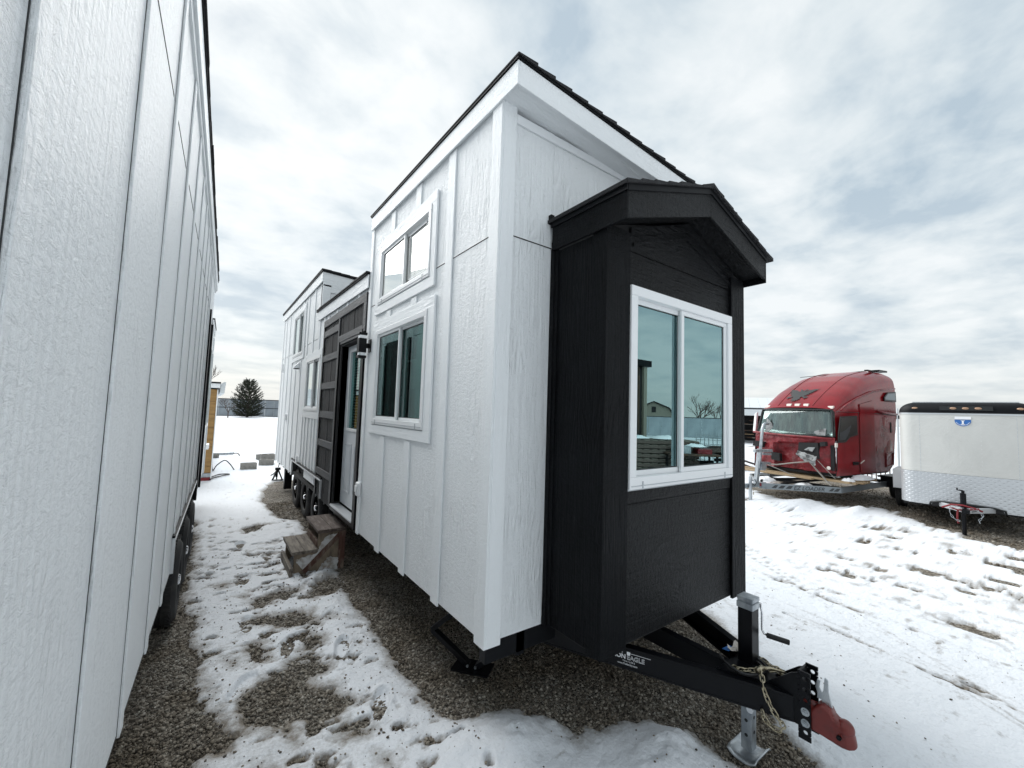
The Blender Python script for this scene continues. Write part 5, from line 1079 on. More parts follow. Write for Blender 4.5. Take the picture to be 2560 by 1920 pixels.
# interstate style shield with the letter I
shp = [(-.105, .06), (.105, .06), (.105, .01), (-.105, .01)]
m = MB(); m.v = [(-.0585, -.90 + a, 2.07 + b) for a, b in shp]; m.f = [(0, 1, 2, 3)]; m.build('emblem_top', 'emb_w', cg, fix=False, solid=.002)
low = [(-.105, .0), (.105, .0)] + [(.105 * cos(t_), -.02 - .10 * sin(t_)) for t_ in np.linspace(0, pi, 14)]
m = MB(); m.v = [(-.0585, -.90 + a, 2.07 + b) for a, b in low]; m.f = [tuple(range(len(low)))]; m.build('emblem_shield', 'emb_b', cg, fix=False, solid=.002)
m = MB()
for (a0, a1, b0, b1) in ((-.012, .012, -.085, -.015), (-.026, .026, -.022, -.012), (-.026, .026, -.090, -.080)): m.box(-.0625, -.0605, -.90 + a0, -.90 + a1, 2.07 + b0, 2.07 + b1)
m.build('emblem_letter', 'emb_w', cg); MB().tube([(-.0610, -.90 + .092 * cos(t_), 2.055 - .088 * sin(t_)) for t_ in np.linspace(.35, pi - .35, 12)], .003, 4).build('emblem_ring', 'emb_w', cg)
# tongue frame, nose openings, jack with chains
for s0, y0 in ((1, -.47), (-1, -1.33)): MB().beam((.10, y0, .445), (-.50, -.90 + s0 * .03, .445), .05, .085).build('tongue_rail', 'alu', cg, bevel=.004)
MB().tube([(-.03, -.42, .40), (-.055, -.43, .46), (-.085, -.55, .492), (-.10, -.90, .505), (-.085, -1.25, .492), (-.055, -1.37, .46), (-.03, -1.38, .39)], .016, 8).build('nose_opening_edge', 'gasket', cg, smooth=True); MB().prism([(-.058, -.44, .405), (-.058, -.46, .478), (-.058, -.90, .495), (-.058, -1.34, .478), (-.058, -1.36, .405)], (.02, 0, 0)).build('nose_opening', 'dark', cg)
jk = MB().cyl((-.456, -.87, .0), (-.456, -.87, .40), .030, 14).cyl((-.456, -.87, .40), (-.456, -.87, .74), .040, 14).cyl((-.456, -.87, .74), (-.456, -.87, .79), .022, 10).build('tongue_jack', 'steel_b', cg, smooth='auto')
MB().tube([(-.456, -.87, .785), (-.456, -.83, .79), (-.456, -.80, .79), (-.456, -.80, .83)], .012, 8).build('jack_handle', 'steel_b', jk, smooth=True)
MB().box(-.70, -.40, -.95, -.85, .41, .48).build('coupler', 'steel_b', cg, bevel=.01)
chain(cg, [(-.50, -.82, .50), (-.52, -.72, .48), (-.52, -.70, .38), (-.52, -.76, .27), (-.53, -.86, .245)], step=.036, sc=1.45, mat=(lambda: (lambda me: (me.materials.clear(), me.materials.append(M['galv']), me)[2])(LINK.copy()))())
chain(cg, [(-.50, -.95, .50), (-.52, -1.06, .46), (-.52, -1.10, .38), (-.52, -1.05, .30), (-.52, -1.07, .24)], step=.036, sc=1.45, mat=(lambda: (lambda me: (me.materials.clear(), me.materials.append(M['galv']), me)[2])(LINK.copy()))())
MB().tube([(-.49, -.60, .45), (-.50, -.72, .52), (-.51, -.86, .53), (-.50, -1.0, .50), (-.50, -1.10, .46)], .017, 6).tube([(-.50, -.70, .47), (-.51, -.80, .44), (-.51, -.95, .47), (-.50, -1.06, .50)], .015, 6).tube([(-.50, -.80, .44), (-.50, -.79, .30), (-.50, -.80, .20)], .016, 6).build('tie_strap', 'red_strap', cg, smooth=True)
MB().tube([(-.48, -.72 - .25 * k, .43 - .03 * sin(k * pi)) for k in np.linspace(0, 1.4, 12)], .008, 6).build('wiring_cable', 'hose', cg, smooth=True)
w2 = wheel_at(cg, 2.2, .17, .33, .33, -pi / 2); wheel_at(cg, 2.2, -WT - .07, .33, .33, pi / 2); MB().box(1.75, 2.65, .002, .29, .46, .90).build('mudguard', 'plastic_w', cg, bevel=.01)

# ------------------------------------------------------------------ open lumber shed at the back right
sd = Vector((.905, .425, 0)); st_a = math.atan2(.905, -.425)
shd = thing('open_shed', 'long open fronted shed with pale metal roof behind the red cab', 'shed', (36.0, 16.6, 0), math.atan2(-.905, .425), world=False)
# local x along its front (to the right), local y away from the viewer
def S_b(name, mat, *q, **k): return B(shd, name, mat, *q, **k)
for i in range(16): MB().hexa([(-7 + i * .75, -.3, 2.95), (-7 + i * .75 + .74, -.3, 2.95), (-7 + i * .75 + .74, 6, 4.05), (-7 + i * .75, 6, 4.05), (-7 + i * .75, -.3, 2.98), (-7 + i * .75 + .74, -.3, 2.98), (-7 + i * .75 + .74, 6, 4.08), (-7 + i * .75, 6, 4.08)]).build('roof_sheet', 'shed_w', shd)
S_b('eave_beam', 'fence_d', -7, 5, -.26, -.1, 2.84, 2.94); S_b('fascia_board', 'shed_w', -7, 5, -.32, -.27, 2.32, 2.83); S_b('back_wall', 'dark', -7, 5, 5.9, 6, 0, 4.0); S_b('end_wall', 'dark', -7.1, -7, -.2, 6, 0, 3); S_b('end_wall', 'dark', 5, 5.1, -.2, 6, 0, 3)
for x in (-4, -.6, 2.4): S_b('post', 'rust', x, x + .15, -.2, -.05, 0, 2.4)
rr = random.Random(4)
for k in range(46):
    x, y, z = rr.uniform(-5.5, 4), rr.uniform(-.1, 1.6), rr.choice([.2, .45, .7, 1.0, 1.3, 1.55, 1.8]) + rr.uniform(0, .1); L_ = rr.uniform(.5, 1.6); a = rr.uniform(-.15, .15)
    MB().beam((x, y, z), (x + L_ * cos(a), y + L_ * sin(a), z + rr.uniform(-.06, .06)), .12, .05).build('stored_board', rr.choice(['lumber', 'wood_g', 'rust', 'rust']), shd)
jp = thing('scrap_pile', 'heap of boards and scrap metal in front of the open shed', 'scrap pile', (17.5, 9.3, 0), .9, world=False)
for k in range(34):
    x, y = rr.uniform(-2.2, 1.6), rr.uniform(-1.0, 1.0); z = rr.uniform(.05, .85) * (1 - abs(x) / 3.2); a = rr.uniform(-.8, .8); L_ = rr.uniform(.5, 1.9)
    MB().beam((x, y, z + .05), (x + L_ * cos(a), y + L_ * sin(a), z + rr.uniform(0, .25)), rr.uniform(.08, .2), rr.uniform(.03, .09)).build('scrap_piece', rr.choice(['lumber', 'rust', 'galv', 'wood_g', 'steel_b']), jp)
snowblob(jp, .2, .2, .72, .8, .5, .15, 9); snowblob(jp, -1.3, -.5, .45, .6, .4, .12, 10)
def rack(label, loc, rz, nx, nz, cell, cz, mat='rust'):
    t = thing('mesh_rack', label, 'rack', loc, rz, world=False); m = MB()
    for i in range(nx + 1): m.box(i * cell - .012, i * cell + .012, -.012, .012, 0, nz * cz + .1)
    m.build('upright', mat, t); m = MB()
    for k in range(1, nz + 1): m.box(0, nx * cell, -.010, .010, k * cz - .01, k * cz + .01)
    m.build('rung', mat, t); return t
rack('tall rusty mesh rack between the red cab and the cargo trailer', (18.9, 3.9, 0), 1.35, 8, 9, .13, .16); 
MB_ = thing('marker_pole', 'thin pale pole with rails between the red cab and cargo trailer', 'pole', (19.2, 3.72, 0)); MB().cyl((19.2, 3.72, 0), (19.2, 3.72, 2.5), .03, 8).build('pole', 'shed_w', MB_); MB().beam((19.2, 3.6, 2.2), (19.2, 4.3, 2.2), .05, .12).build('cross_rail', 'fence_d', MB_)

# ------------------------------------------------------------------ the yard behind the viewer, seen mirrored in the front window
mb_ = thing('metal_building', 'tall tan metal building with dark gutter, reflected at the left of the front window', 'building', (12.0, -8.0, 0))
B(mb_, 'wall', 'dark', 9.0, 12.75, -10.0, -6.1, 0, 3.75); B(mb_, 'corner_trim', 'tan_metal', 12.62, 12.80, -6.09, -6.0, 0, 3.74)
for k in range(12): B(mb_, 'wall_rib', 'tan_metal', 12.751, 12.78, -9.9 + k * .32, -9.84 + k * .32, 0, 3.72)
for k in range(12): B(mb_, 'wall_rib', 'rust', 9.1 + k * .30, 9.16 + k * .30, -6.099, -6.07, 0, 3.72)
B(mb_, 'gutter', 'drip', 8.9, 13.0, -10.1, -5.95, 3.76, 3.98)
bn = thing('gambrel_barn', 'small gambrel roofed barn with louvre vent, reflected in the left pane of the window', 'barn', (43.2, -27.0, 0), -2.18, world=False)
bp = [(-2.4, 0, 0), (2.4, 0, 0), (2.4, 0, 1.9), (1.7, 0, 3.0), (0, 0, 3.75), (-1.7, 0, 3.0), (-2.4, 0, 1.9)]
MB().prism(bp, (0, 5, 0)).build('wall', 'tan_metal', bn); 
for a, b_ in zip(bp[2:6], bp[3:7]): MB().hexa([(a[0] * 1.05, -.2, a[2] + .02), (b_[0] * 1.05, -.2, b_[2] + .02), (b_[0] * 1.05, 5.2, b_[2] + .02), (a[0] * 1.05, 5.2, a[2] + .02), (a[0] * 1.05, -.2, a[2] + .12), (b_[0] * 1.05, -.2, b_[2] + .12), (b_[0] * 1.05, 5.2, b_[2] + .12), (a[0] * 1.05, 5.2, a[2] + .12)]).build('roof', 'drip', bn)
B(bn, 'louvre_vent', 'dark', -.25, .25, -.04, -.005, 2.5, 3.2)
pl = thing('pallet_stack', 'stack of dark wooden pallets with snow on top, reflected low in the left pane', 'pallets', (11.4, -4.9, 0), .65, world=False)
for k in range(9):
    z = k * .14
    m = MB()
    for j in range(3): m.box(-1.3, 1.3, -.6 + j * .55, -.5 + j * .55, z, z + .09)
    m.build('bearer', 'wood_d', pl); m = MB()
    for j in range(11): m.box(-1.3 + j * .242, -1.12 + j * .242, -.6, .6, z + .092, z + .112)
    m.build('deck_slat', 'wood_g', pl)
snowblob(pl, -.5, 0, 1.26, .5, .4, .09, 12); snowblob(pl, .5, .1, 1.26, .45, .35, .10, 13)
tbk = thing('work_table', 'cluttered work table with a snow patch, reflected low in the right pane', 'table', (11.6, -3.6, 0), .7, world=False)
MB().box(-.7, .7, -.35, .35, .85, .90).build('table_top', 'rust', tbk); 
for a in (-.62, .58):
    for b_ in (-.3, .26): B(tbk, 'leg', 'steel_b', a, a + .05, b_, b_ + .05, 0, .85)
B(tbk, 'bin', 'galv', -.5, -.1, -.2, .2, .905, 1.12); B(tbk, 'bin', 'red_d', .1, .5, -.2, .2, .905, 1.05); snowblob(tbk, .1, 0, 1.10, .3, .2, .08, 15)
jh = thing('scrap_heap', 'dark heap of beams and drums with snow, reflected low in the right window pane', 'scrap heap', (13.6, -4.6, 0), .8, world=False)
for k in range(44):
    x, y = rr.uniform(-2.6, 2.4), rr.uniform(-.7, .7); z = rr.uniform(.05, 1.0) * (1 - abs(x) / 4.5); a = rr.uniform(-.5, .5); L_ = rr.uniform(.5, 1.6)
    MB().beam((x, y, z + .05), (x + L_ * cos(a), y + L_ * sin(a), z + rr.uniform(0, .2)), rr.uniform(.1, .3), rr.uniform(.08, .22)).build('scrap_piece', rr.choice(['steel_b', 'rust', 'steel_b', 'wood_d', 'rubber']), jh)
snowblob(jh, .4, .1, .86, .7, .4, .12, 21); snowblob(jh, -1.4, -.2, .66, .5, .3, .1, 22)
rack('low mesh rack reflected in the right pane of the front window', (15.3, -5.6, 0), .85, 9, 8, .15, .16, 'galv')
# ------------------------------------------------------------------ ground: gravel sheet, loose stones, snow sheet with worn-through edges
def _hash(ix, iy, s): 
    h = (ix.astype(np.int64) * 374761393 + iy.astype(np.int64) * 668265263 + s * 1442695041) & 0xffffffff
    h = ((h ^ (h >> 13)) * 1274126177) & 0xffffffff
    return ((h ^ (h >> 16)) & 0xffff) / 65535.0
def vnoise(x, y, s=0):
    ix, iy = np.floor(x), np.floor(y); fx, fy = x - ix, y - iy; fx = fx * fx * (3 - 2 * fx); fy = fy * fy * (3 - 2 * fy)
    a, b, c, d = _hash(ix, iy, s), _hash(ix + 1, iy, s), _hash(ix, iy + 1, s), _hash(ix + 1, iy + 1, s)
    return (a * (1 - fx) + b * fx) * (1 - fy) + (c * (1 - fx) + d * fx) * fy
def fbm(x, y, s=0, o=4, g=.5):
    r, a, t = 0, 1, 0
    for i in range(o): r = r + a * vnoise(x * 2 ** i + 17.3 * i, y * 2 ** i - 9.1 * i, s + i); t += a; a *= g
    return r / t                       # 0..1
def sdist(x, y, poly):
    """signed distance to polygon, positive outside"""
    d = np.full(x.shape, 1e9); ins = np.zeros(x.shape, bool); n = len(poly)
    for i in range(n):
        ax, ay = poly[i]; bx, by = poly[(i + 1) % n]; ex, ey = bx - ax, by - ay; wx, wy = x - ax, y - ay
        t = np.clip((wx * ex + wy * ey) / (ex * ex + ey * ey), 0, 1); d = np.minimum(d, np.hypot(wx - ex * t, wy - ey * t))
        c = ((ay > y) != (by > y)); ins ^= c & (x < (bx - ax) * (y - ay) / (by - ay + 1e-12) + ax)
    return np.where(ins, -d, d)
G_HOUSE = [(2.6, 12.1), (1.45, 12.07), (1.05, 10.9), (.95, 9.4), (1.05, 8.2), (1.29, 7.84), (1.33, 6.2), (1.31, 4.99), (1.25, 4.13), (1.26, 3.39), (1.24, 2.97), (1.26, 2.67), (1.33, 2.50), (1.45, 2.32), (1.66, 2.24), (1.84, 2.02), (1.84, 1.76), (2.02, 1.79), (2.36, 1.67), (2.48, 1.49), (2.53, 1.28), (2.55, 1.05), (2.62, .70), (2.72, .55), (2.84, .75), (2.92, .98), (3.02, 1.16), (3.45, 1.50), (3.78, 1.77), (4.03, 2.06), (4.15, 2.42), (4.25, 4), (4.2, 8), (4.1, 12.1)]
G_LEFT = [(-6, 18), (-1.5, 13), (-.35, 9.8), (-.08, 8.4), (-.07, 7.3), (-.02, 6.2), (-.05, 5.41), (0, 4.81), (.08, 4.2), (.11, 3.7), (.10, 3.2), (.09, 2.92), (.02, 2.3), (.05, 1.6), (0, .8), (-6, -2)]
PATCH = [([(.02, 3.3), (.17, 3.26), (.23, 3.01), (.29, 3.31), (.46, 3.47), (.62, 3.59), (.83, 3.55), (.83, 3.38), (.71, 3.22), (.82, 3.07), (.87, 2.88), (.73, 2.79), (.56, 2.85), (.52, 2.7), (.34, 2.94), (.19, 2.85), (.03, 2.88)], .03),
 ([(.31, 5.06), (.57, 4.95), (.97, 5.03), (.93, 4.79), (.66, 4.72), (.52, 4.65), (.37, 4.85)], .045), ([(.34, 4.51), (.49, 4.51), (.8, 4.37), (.84, 4.15), (.53, 4.21), (.35, 4.37)], .045), ([(.34, 3.94), (.48, 3.96), (.5, 3.63), (.36, 3.59), (.34, 3.76)], .03),
 ([(.63, 3.68), (.8, 3.91), (1.06, 4.21), (1.01, 4.09), (.84, 3.97), (.87, 3.75), (.71, 3.59)], .03), ([(.17, 5.42), (.26, 5.46), (.28, 5.35), (.2, 5.3)], .01), ([(.46, 7.76), (.81, 7.71), (.55, 7.31)], .08), ([(.45, 6.5), (.8, 6.65), (.7, 6.3)], .07), ([(.8, 2.76), (.94, 2.58), (.89, 2.51), (.77, 2.57)], .02), ([(.89, 2.41), (.97, 2.34), (.92, 2.25), (.85, 2.3)], .02), ([(.21, 3.85), (.29, 3.83), (.26, 3.72)], .01),
 ([(.35, 2.6), (.6, 2.3), (.7, 2.2), (.6, 1.95), (.1, 2.1)], .05), ([(.95, 4.68), (1.15, 5.1), (1.3, 5.2), (1.35, 4.7), (1.1, 4.6)], .04),
 ([(12.3, 2.95), (17, 2.9), (17, 5.8), (12.6, 5.7), (11.6, 4.6), (11.5, 4.1), (12.0, 3.3)], .10), ([(13.2, 3.4), (12.4, 2.5), (11.4, 1.75), (10.9, 1.3), (10.75, .6), (10.6, -.4), (10.5, -1.4), (17, -1.4), (17, 3.0), (14, 3.3)], .10),
 ([(9.65, 2.0), (9.5, 1.95), (9.42, 1.3), (9.45, .9), (9.55, .95), (9.62, 1.4)], .10), ([(7.72, 1.6), (7.65, 1.5), (7.78, 1.1), (7.65, .7), (7.42, .3), (7.4, -.3), (7.5, -.3), (7.6, .4), (7.86, .95), (7.85, 1.3)], .10), ([(10.6, 5.3), (11.0, 4.8), (10.7, 4.5), (10.4, 4.8)], .12), ([(6.1, 1.1), (5.95, .8), (6.0, .55), (6.1, .7)], .08)]
PRINTS = [(.30, 3.42, 1.0, 1.0), (.62, 3.78, 1.3, .4), (.38, 4.35, 1.5, .5), (.72, 4.85, 1.6, .3), (.42, 5.45, 1.5, .4), (.70, 6.1, 1.6, .3), (.45, 6.8, 1.5, .3), (.72, 7.5, 1.6, .2), (.98, 3.55, 1.2, .6), (1.02, 2.75, 1.1, .7)]
SDX, SDY = .22, .9755
def snow(x, y):
    """returns height of the snow sheet (can dip under the gravel) and how dirty it is"""
    base = .022 + .012 * (fbm(x * .5, y * .5, 3) - .5)
    e = (fbm(x * 3.2, y * 3.2, 11, 5) - .5); e2 = (fbm(x * 13, y * 13, 31, 3) - .5) + .45 * (fbm(x * 36, y * 36, 33, 2) - .5)
    edge = np.minimum(sdist(x, y, G_HOUSE) + e * .16 + e2 * .07 + .02, sdist(x, y, G_LEFT) + e * .20 + e2 * .10 + .035)
    for k, (poly, am) in enumerate(PATCH):
        edge = np.minimum(edge, sdist(x, y, poly) + (fbm(x * 4.5, y * 4.5, 50 + k, 4) - .5) * am * 6.5 + e2 * am * 2.2 + .035)
    # trodden alley: scattered little holes
    alley = np.clip(1 - np.abs(x - .62) / .75, 0, 1) * np.clip((8.5 - y) / 4, 0, 1) * np.clip((y + .5), 0, 1)
    holes = fbm(x * 8, y * 12, 71, 4) - (.735 - .125 * alley * np.clip((7.6 - y) / 3.6, 0.1, 1))
    edge = np.minimum(edge, np.where(alley > 0, -holes * .9, 1) + np.where(alley > 0, .0, 0))
    # tyre-dragged streaks on the open yard
    u, v = x * SDX + y * SDY, -x * SDY + y * SDX
    yard = np.clip((x - 3.6) / .8, 0, 1)
    st1 = fbm(u * 1.2 + 3, v * 7.5, 91, 5, .6); st2 = fbm(u * 3.2, v * 15, 95, 3)
    rr = np.clip((x - 4.5) / 3, 0, 1) * np.clip((3.5 - y) / 2, 0, 1); v2 = -x * .79 + y * .61; u2 = x * .61 + y * .79
    edge = np.where(yard > 0, np.minimum(edge, .12 - np.clip(st1 - (.722 - .040 * rr), -1, 1) * 3.0), edge)
    tracks = fbm(u2 * .7, v2 * 30, 99, 2)
    fine = yard * np.clip(fbm(u * 1.1 + 9, v * 22, 103, 3) - .60, 0, .3) * 2.2 * (.35 + rr)
    tr = yard * (np.exp(-((v2 + 3.30) / .16) ** 2) + .8 * np.exp(-((v2 + 4.75) / .17) ** 2) + .5 * np.exp(-((v2 + 2.2) / .2) ** 2))
    bump = (.013 - .008 * yard) * (fbm(x * 2.3, y * 2.3, 7, 4) - .5) + (.012 - .005 * yard) * (fbm(x * 9, y * 9, 17, 3) - .5) + (.010 - .006 * yard) * (fbm(x * 24, y * 24, 19, 2) - .5) + .005 * yard * (st1 - .5) + .004 * yard * (st2 - .5)
    foot = fbm(x * 4.2, y * 3.4, 41, 2); bump = bump - .030 * np.clip(foot - .66, 0, 1) * 5 * (.2 + .3 * alley + .05 * yard)
    bump = bump - .012 * tr * (tracks - .3) - .006 * tr
    # soft piled mounds
    def mound(cx, cy, rx, ry, h): return h * np.exp(-(((x - cx) / rx) ** 2 + ((y - cy) / ry) ** 2))
    piles = mound(1.55, 2.03, .20, .15, .105) + mound(1.30, 2.15, .12, .12, .05) + mound(2.26, 1.47, .22, .15, .085) + mound(2.05, 1.30, .25, .2, .05) + mound(1.12, 5.05, .20, .22, .05) + mound(1.08, 4.3, .10, .3, .05)
    piles = piles * (1 + .9 * (fbm(x * 11, y * 11, 61, 4) - .5)) * .9 
    far = mound(11.0, 3.85, 1.0, .30, .15) + mound(11.6, 2.95, .45, .14, .11) + mound(10.2, 4.3, .7, .35, .12) + mound(12.9, 2.0, .5, .1, .05)
    for (fx, fy, fa, tread) in PRINTS:
        cu, cv = (x - fx) * cos(fa) + (y - fy) * sin(fa), -(x - fx) * sin(fa) + (y - fy) * cos(fa)
        q = (cu / .145) ** 2 + (cv / (.052 + .008 * np.sin(cu * 18))) ** 2; ins = np.clip(1.35 - q, 0, .5) * 2
        bump = bump - .030 * ins + .010 * np.exp(-((q - 1.6) / .5) ** 2) + .007 * ins * tread * (np.sin(cu * 2 * pi / .032) > .1)
        ramp = np.clip(edge / .13, -1, 1)
    full = base + bump + piles + far * (1 + .5 * (fbm(x * 2.4, y * 2.4, 63, 3) - .5))
    h = np.where(edge > 0, full * np.power(np.clip(ramp, 0, 1), .55) + .001, -.004 + edge * .35)
    h = np.maximum(h, -.05)
    dirt = np.clip(1 - edge / (.05 + .12 * fbm(x * 7, y * 7, 83, 3)), 0, 1) * .75 + fine + .16 * alley * np.clip((7 - y) / 3, 0, 1) * np.clip(fbm(x * 5, y * 7, 85, 4) - .35, 0, 1) * 2 + np.clip(tracks - .52, 0, 1) * 1.6 * tr + np.clip(fbm(x * 16, y * 16, 77, 2) - .70, 0, 1) * 2.6 * (.5 + yard * .3) + .25 * yard * np.clip(st1 - .56, 0, .2) * 3
    icy = np.clip(1 - sdist(x, y, [(.15, 3.0), (.4, 3.3), (.7, 3.2), (.8, 2.5), (.5, 1.9), (.1, 2.1)]) / .15, 0, 1)
    return h, np.clip(dirt + icy * .18, 0, 1), edge
def axis(lo_f, hi_f, step, lo, hi, g):
    a = list(np.arange(lo_f, hi_f, step)); s = step; q = a[-1]
    while q < hi: s *= g; q += s; a.append(q)
    s = step; q = a[0]; pre = []
    while q > lo: s *= g; q -= s; pre.append(q)
    return np.array(pre[::-1] + a)
def sheet(name, X, Y, fn, mat, attr=True):
    xx, yy = np.meshgrid(X, Y, indexing='ij'); h, dirt = fn(xx, yy); nx, ny = xx.shape
    me = bpy.data.meshes.new(name); co = np.stack([xx, yy, h], -1).reshape(-1, 3).astype(np.float32)
    idx = np.arange(nx * ny).reshape(nx, ny); q = np.stack([idx[:-1, :-1], idx[1:, :-1], idx[1:, 1:], idx[:-1, 1:]], -1).reshape(-1, 4)
    keep = (co[:, 2][q].max(1) > -.012) if attr else np.ones(len(q), bool); q = q[keep]
    me.vertices.add(len(co)); me.vertices.foreach_set('co', co.ravel()); me.loops.add(q.size); me.loops.foreach_set('vertex_index', q.ravel().astype(np.int32))
    me.polygons.add(len(q)); me.polygons.foreach_set('loop_start', np.arange(0, q.size, 4, dtype=np.int32)); me.polygons.foreach_set('loop_total', np.full(len(q), 4, np.int32)); me.polygons.foreach_set('use_smooth', np.ones(len(q), bool))
    if attr: at = me.attributes.new('dirt', 'FLOAT', 'POINT'); at.data.foreach_set('value', dirt.ravel().astype(np.float32))
    me.update(); me.validate(); me.materials.append(mat); o = bpy.data.objects.new(name, me); COL.objects.link(o); o['kind'] = 'structure'; return o
# materials
def snow_mat():
    m = bpy.data.materials.new('snow'); m.use_nodes = True; t = m.node_tree; n = t.nodes; l = t.links; b = n['Principled BSDF']; b.inputs['Roughness'].default_value = .62; b.inputs['Specular IOR Level'].default_value = .35
    tc = n.new('ShaderNodeTexCoord'); at = n.new('ShaderNodeAttribute'); at.attribute_name = 'dirt'
    def nz(s, d=4): q = n.new('ShaderNodeTexNoise'); q.inputs['Scale'].default_value = s; q.inputs['Detail'].default_value = d; q.inputs['Roughness'].default_value = .65; l.new(tc.outputs['Object'], q.inputs['Vector']); return q
    a = nz(45, 5); ad = n.new('ShaderNodeMath'); ad.operation = 'MULTIPLY_ADD'; ad.inputs[1].default_value = .9; ad.inputs[2].default_value = -.40; l.new(a.outputs[0], ad.inputs[0])
    s1 = n.new('ShaderNodeMath'); s1.operation = 'ADD'; l.new(at.outputs['Fac'], s1.inputs[0]); l.new(ad.outputs[0], s1.inputs[1])
    mq = n.new('ShaderNodeMapping'); mq.inputs['Scale'].default_value = (1.6, 4.0, 1); l.new(tc.outputs['Object'], mq.inputs[0])
    fq = n.new('ShaderNodeTexNoise'); fq.inputs['Scale'].default_value = 1.0; fq.inputs['Detail'].default_value = 7; fq.inputs['Roughness'].default_value = .7; l.new(mq.outputs[0], fq.inputs['Vector'])
    fr2 = n.new('ShaderNodeMapRange'); fr2.inputs[1].default_value = .615; fr2.inputs[2].default_value = .74; fr2.inputs[4].default_value = .75; l.new(fq.outputs[0], fr2.inputs[0])
    s2 = n.new('ShaderNodeMath'); s2.operation = 'ADD'; l.new(s1.outputs[0], s2.inputs[0]); l.new(fr2.outputs[0], s2.inputs[1])
    mr = n.new('ShaderNodeMapRange'); mr.inputs[1].default_value = .12; mr.inputs[2].default_value = .95; l.new(s2.outputs[0], mr.inputs[0])
    mx = n.new('ShaderNodeMixRGB'); mx.inputs[1].default_value = (.75, .775, .81, 1); mx.inputs[2].default_value = (.19, .165, .135, 1); l.new(mr.outputs[0], mx.inputs[0]); l.new(mx.outputs[0], b.inputs['Base Color'])
    prev = None
    for sc_, st, ds in ((7, .35, .05), (28, .35, .02), (110, .30, .006)):
        q = nz(sc_, 4); bp = n.new('ShaderNodeBump'); bp.inputs['Strength'].default_value = st; bp.inputs['Distance'].default_value = ds; l.new(q.outputs[0], bp.inputs['Height'])
        if prev: l.new(prev.outputs[0], bp.inputs['Normal'])
        prev = bp
    l.new(prev.outputs[0], b.inputs['Normal']); return m
def gravel_mat(name='gravel_bed', loose=False):
    m = bpy.data.materials.new(name); m.use_nodes = True; t = m.node_tree; n = t.nodes; l = t.links; b = n['Principled BSDF']; b.inputs['Roughness'].default_value = .85
    tc = n.new('ShaderNodeTexCoord')
    if loose:
        at = n.new('ShaderNodeAttribute'); at.attribute_name = 'dirt'; src = at.outputs['Fac']
    else:
        vo = n.new('ShaderNodeTexVoronoi'); vo.inputs['Scale'].default_value = 62; l.new(tc.outputs['Object'], vo.inputs['Vector'])
        sp = n.new('ShaderNodeSeparateColor'); l.new(vo.outputs['Color'], sp.inputs[0]); src = sp.outputs[0]
        vd = n.new('ShaderNodeTexVoronoi'); vd.inputs['Scale'].default_value = 62; vd.feature = 'DISTANCE_TO_EDGE'; l.new(tc.outputs['Object'], vd.inputs['Vector'])
        mr = n.new('ShaderNodeMapRange'); mr.inputs[2].default_value = .25; l.new(vd.outputs['Distance'], mr.inputs[0])
        bp = n.new('ShaderNodeBump'); bp.inputs['Strength'].default_value = 1; bp.inputs['Distance'].default_value = .009; l.new(mr.outputs[0], bp.inputs['Height'])
        no = n.new('ShaderNodeTexNoise'); no.inputs['Scale'].default_value = 300; l.new(tc.outputs['Object'], no.inputs['Vector']); b2 = n.new('ShaderNodeBump'); b2.inputs['Strength'].default_value = .4; b2.inputs['Distance'].default_value = .003
        l.new(no.outputs[0], b2.inputs['Height']); l.new(bp.outputs[0], b2.inputs['Normal']); l.new(b2.outputs[0], b.inputs['Normal'])
    r = n.new('ShaderNodeValToRGB'); l.new(src, r.inputs[0]); e = r.color_ramp.elements
    e[0].position = 0; e[0].color = (.050, .043, .036, 1); e[1].position = 1; e[1].color = (.52, .49, .44, 1)
    for p, c in ((.3, (.145, .124, .098)), (.55, (.25, .22, .18)), (.8, (.38, .35, .30))): q = e.new(p); q.color = (*c, 1)
    no = n.new('ShaderNodeTexNoise'); no.inputs['Scale'].default_value = 2.2; no.inputs['Detail'].default_value = 5; l.new(tc.outputs['Object'], no.inputs['Vector'])
    mr2 = n.new('ShaderNodeMapRange'); mr2.inputs[1].default_value = .42; mr2.inputs[2].default_value = .68; l.new(no.outputs[0], mr2.inputs[0])
    mx = n.new('ShaderNodeMixRGB'); mx.blend_type = 'MULTIPLY'; mx.inputs[2].default_value = (.66, .60, .52, 1); l.new(mr2.outputs[0], mx.inputs[0]); l.new(r.outputs[0], mx.inputs[1]); l.new(mx.outputs[0], b.inputs['Base Color'])
    return m
XS = np.concatenate([axis(-.30, 2.9, .014, -420, 2.9, 1.045)[:-1], axis(2.9, 4.9, .024, 2.9, 520, 1.045)]); YS = np.concatenate([axis(.55, 3.7, .014, -420, 3.7, 1.045)[:-1], axis(3.7, 7.0, .022, 3.7, 520, 1.040)])
XS = np.unique(np.round(XS, 5)); YS = np.unique(np.round(YS, 5))
sn = sheet('snow', XS, YS, lambda x, y: snow(x, y)[:2], snow_mat())
gv = sheet('gravel_ground', axis(-1, 5, .06, -430, 530, 1.12), axis(0, 8, .06, -430, 530, 1.12), lambda x, y: (.010 * (fbm(x * 2.5, y * 2.5, 5, 3) - .5) * np.exp(-np.hypot(x - 2, y - 4) / 14) - .004, x * 0), gravel_mat(), attr=False)
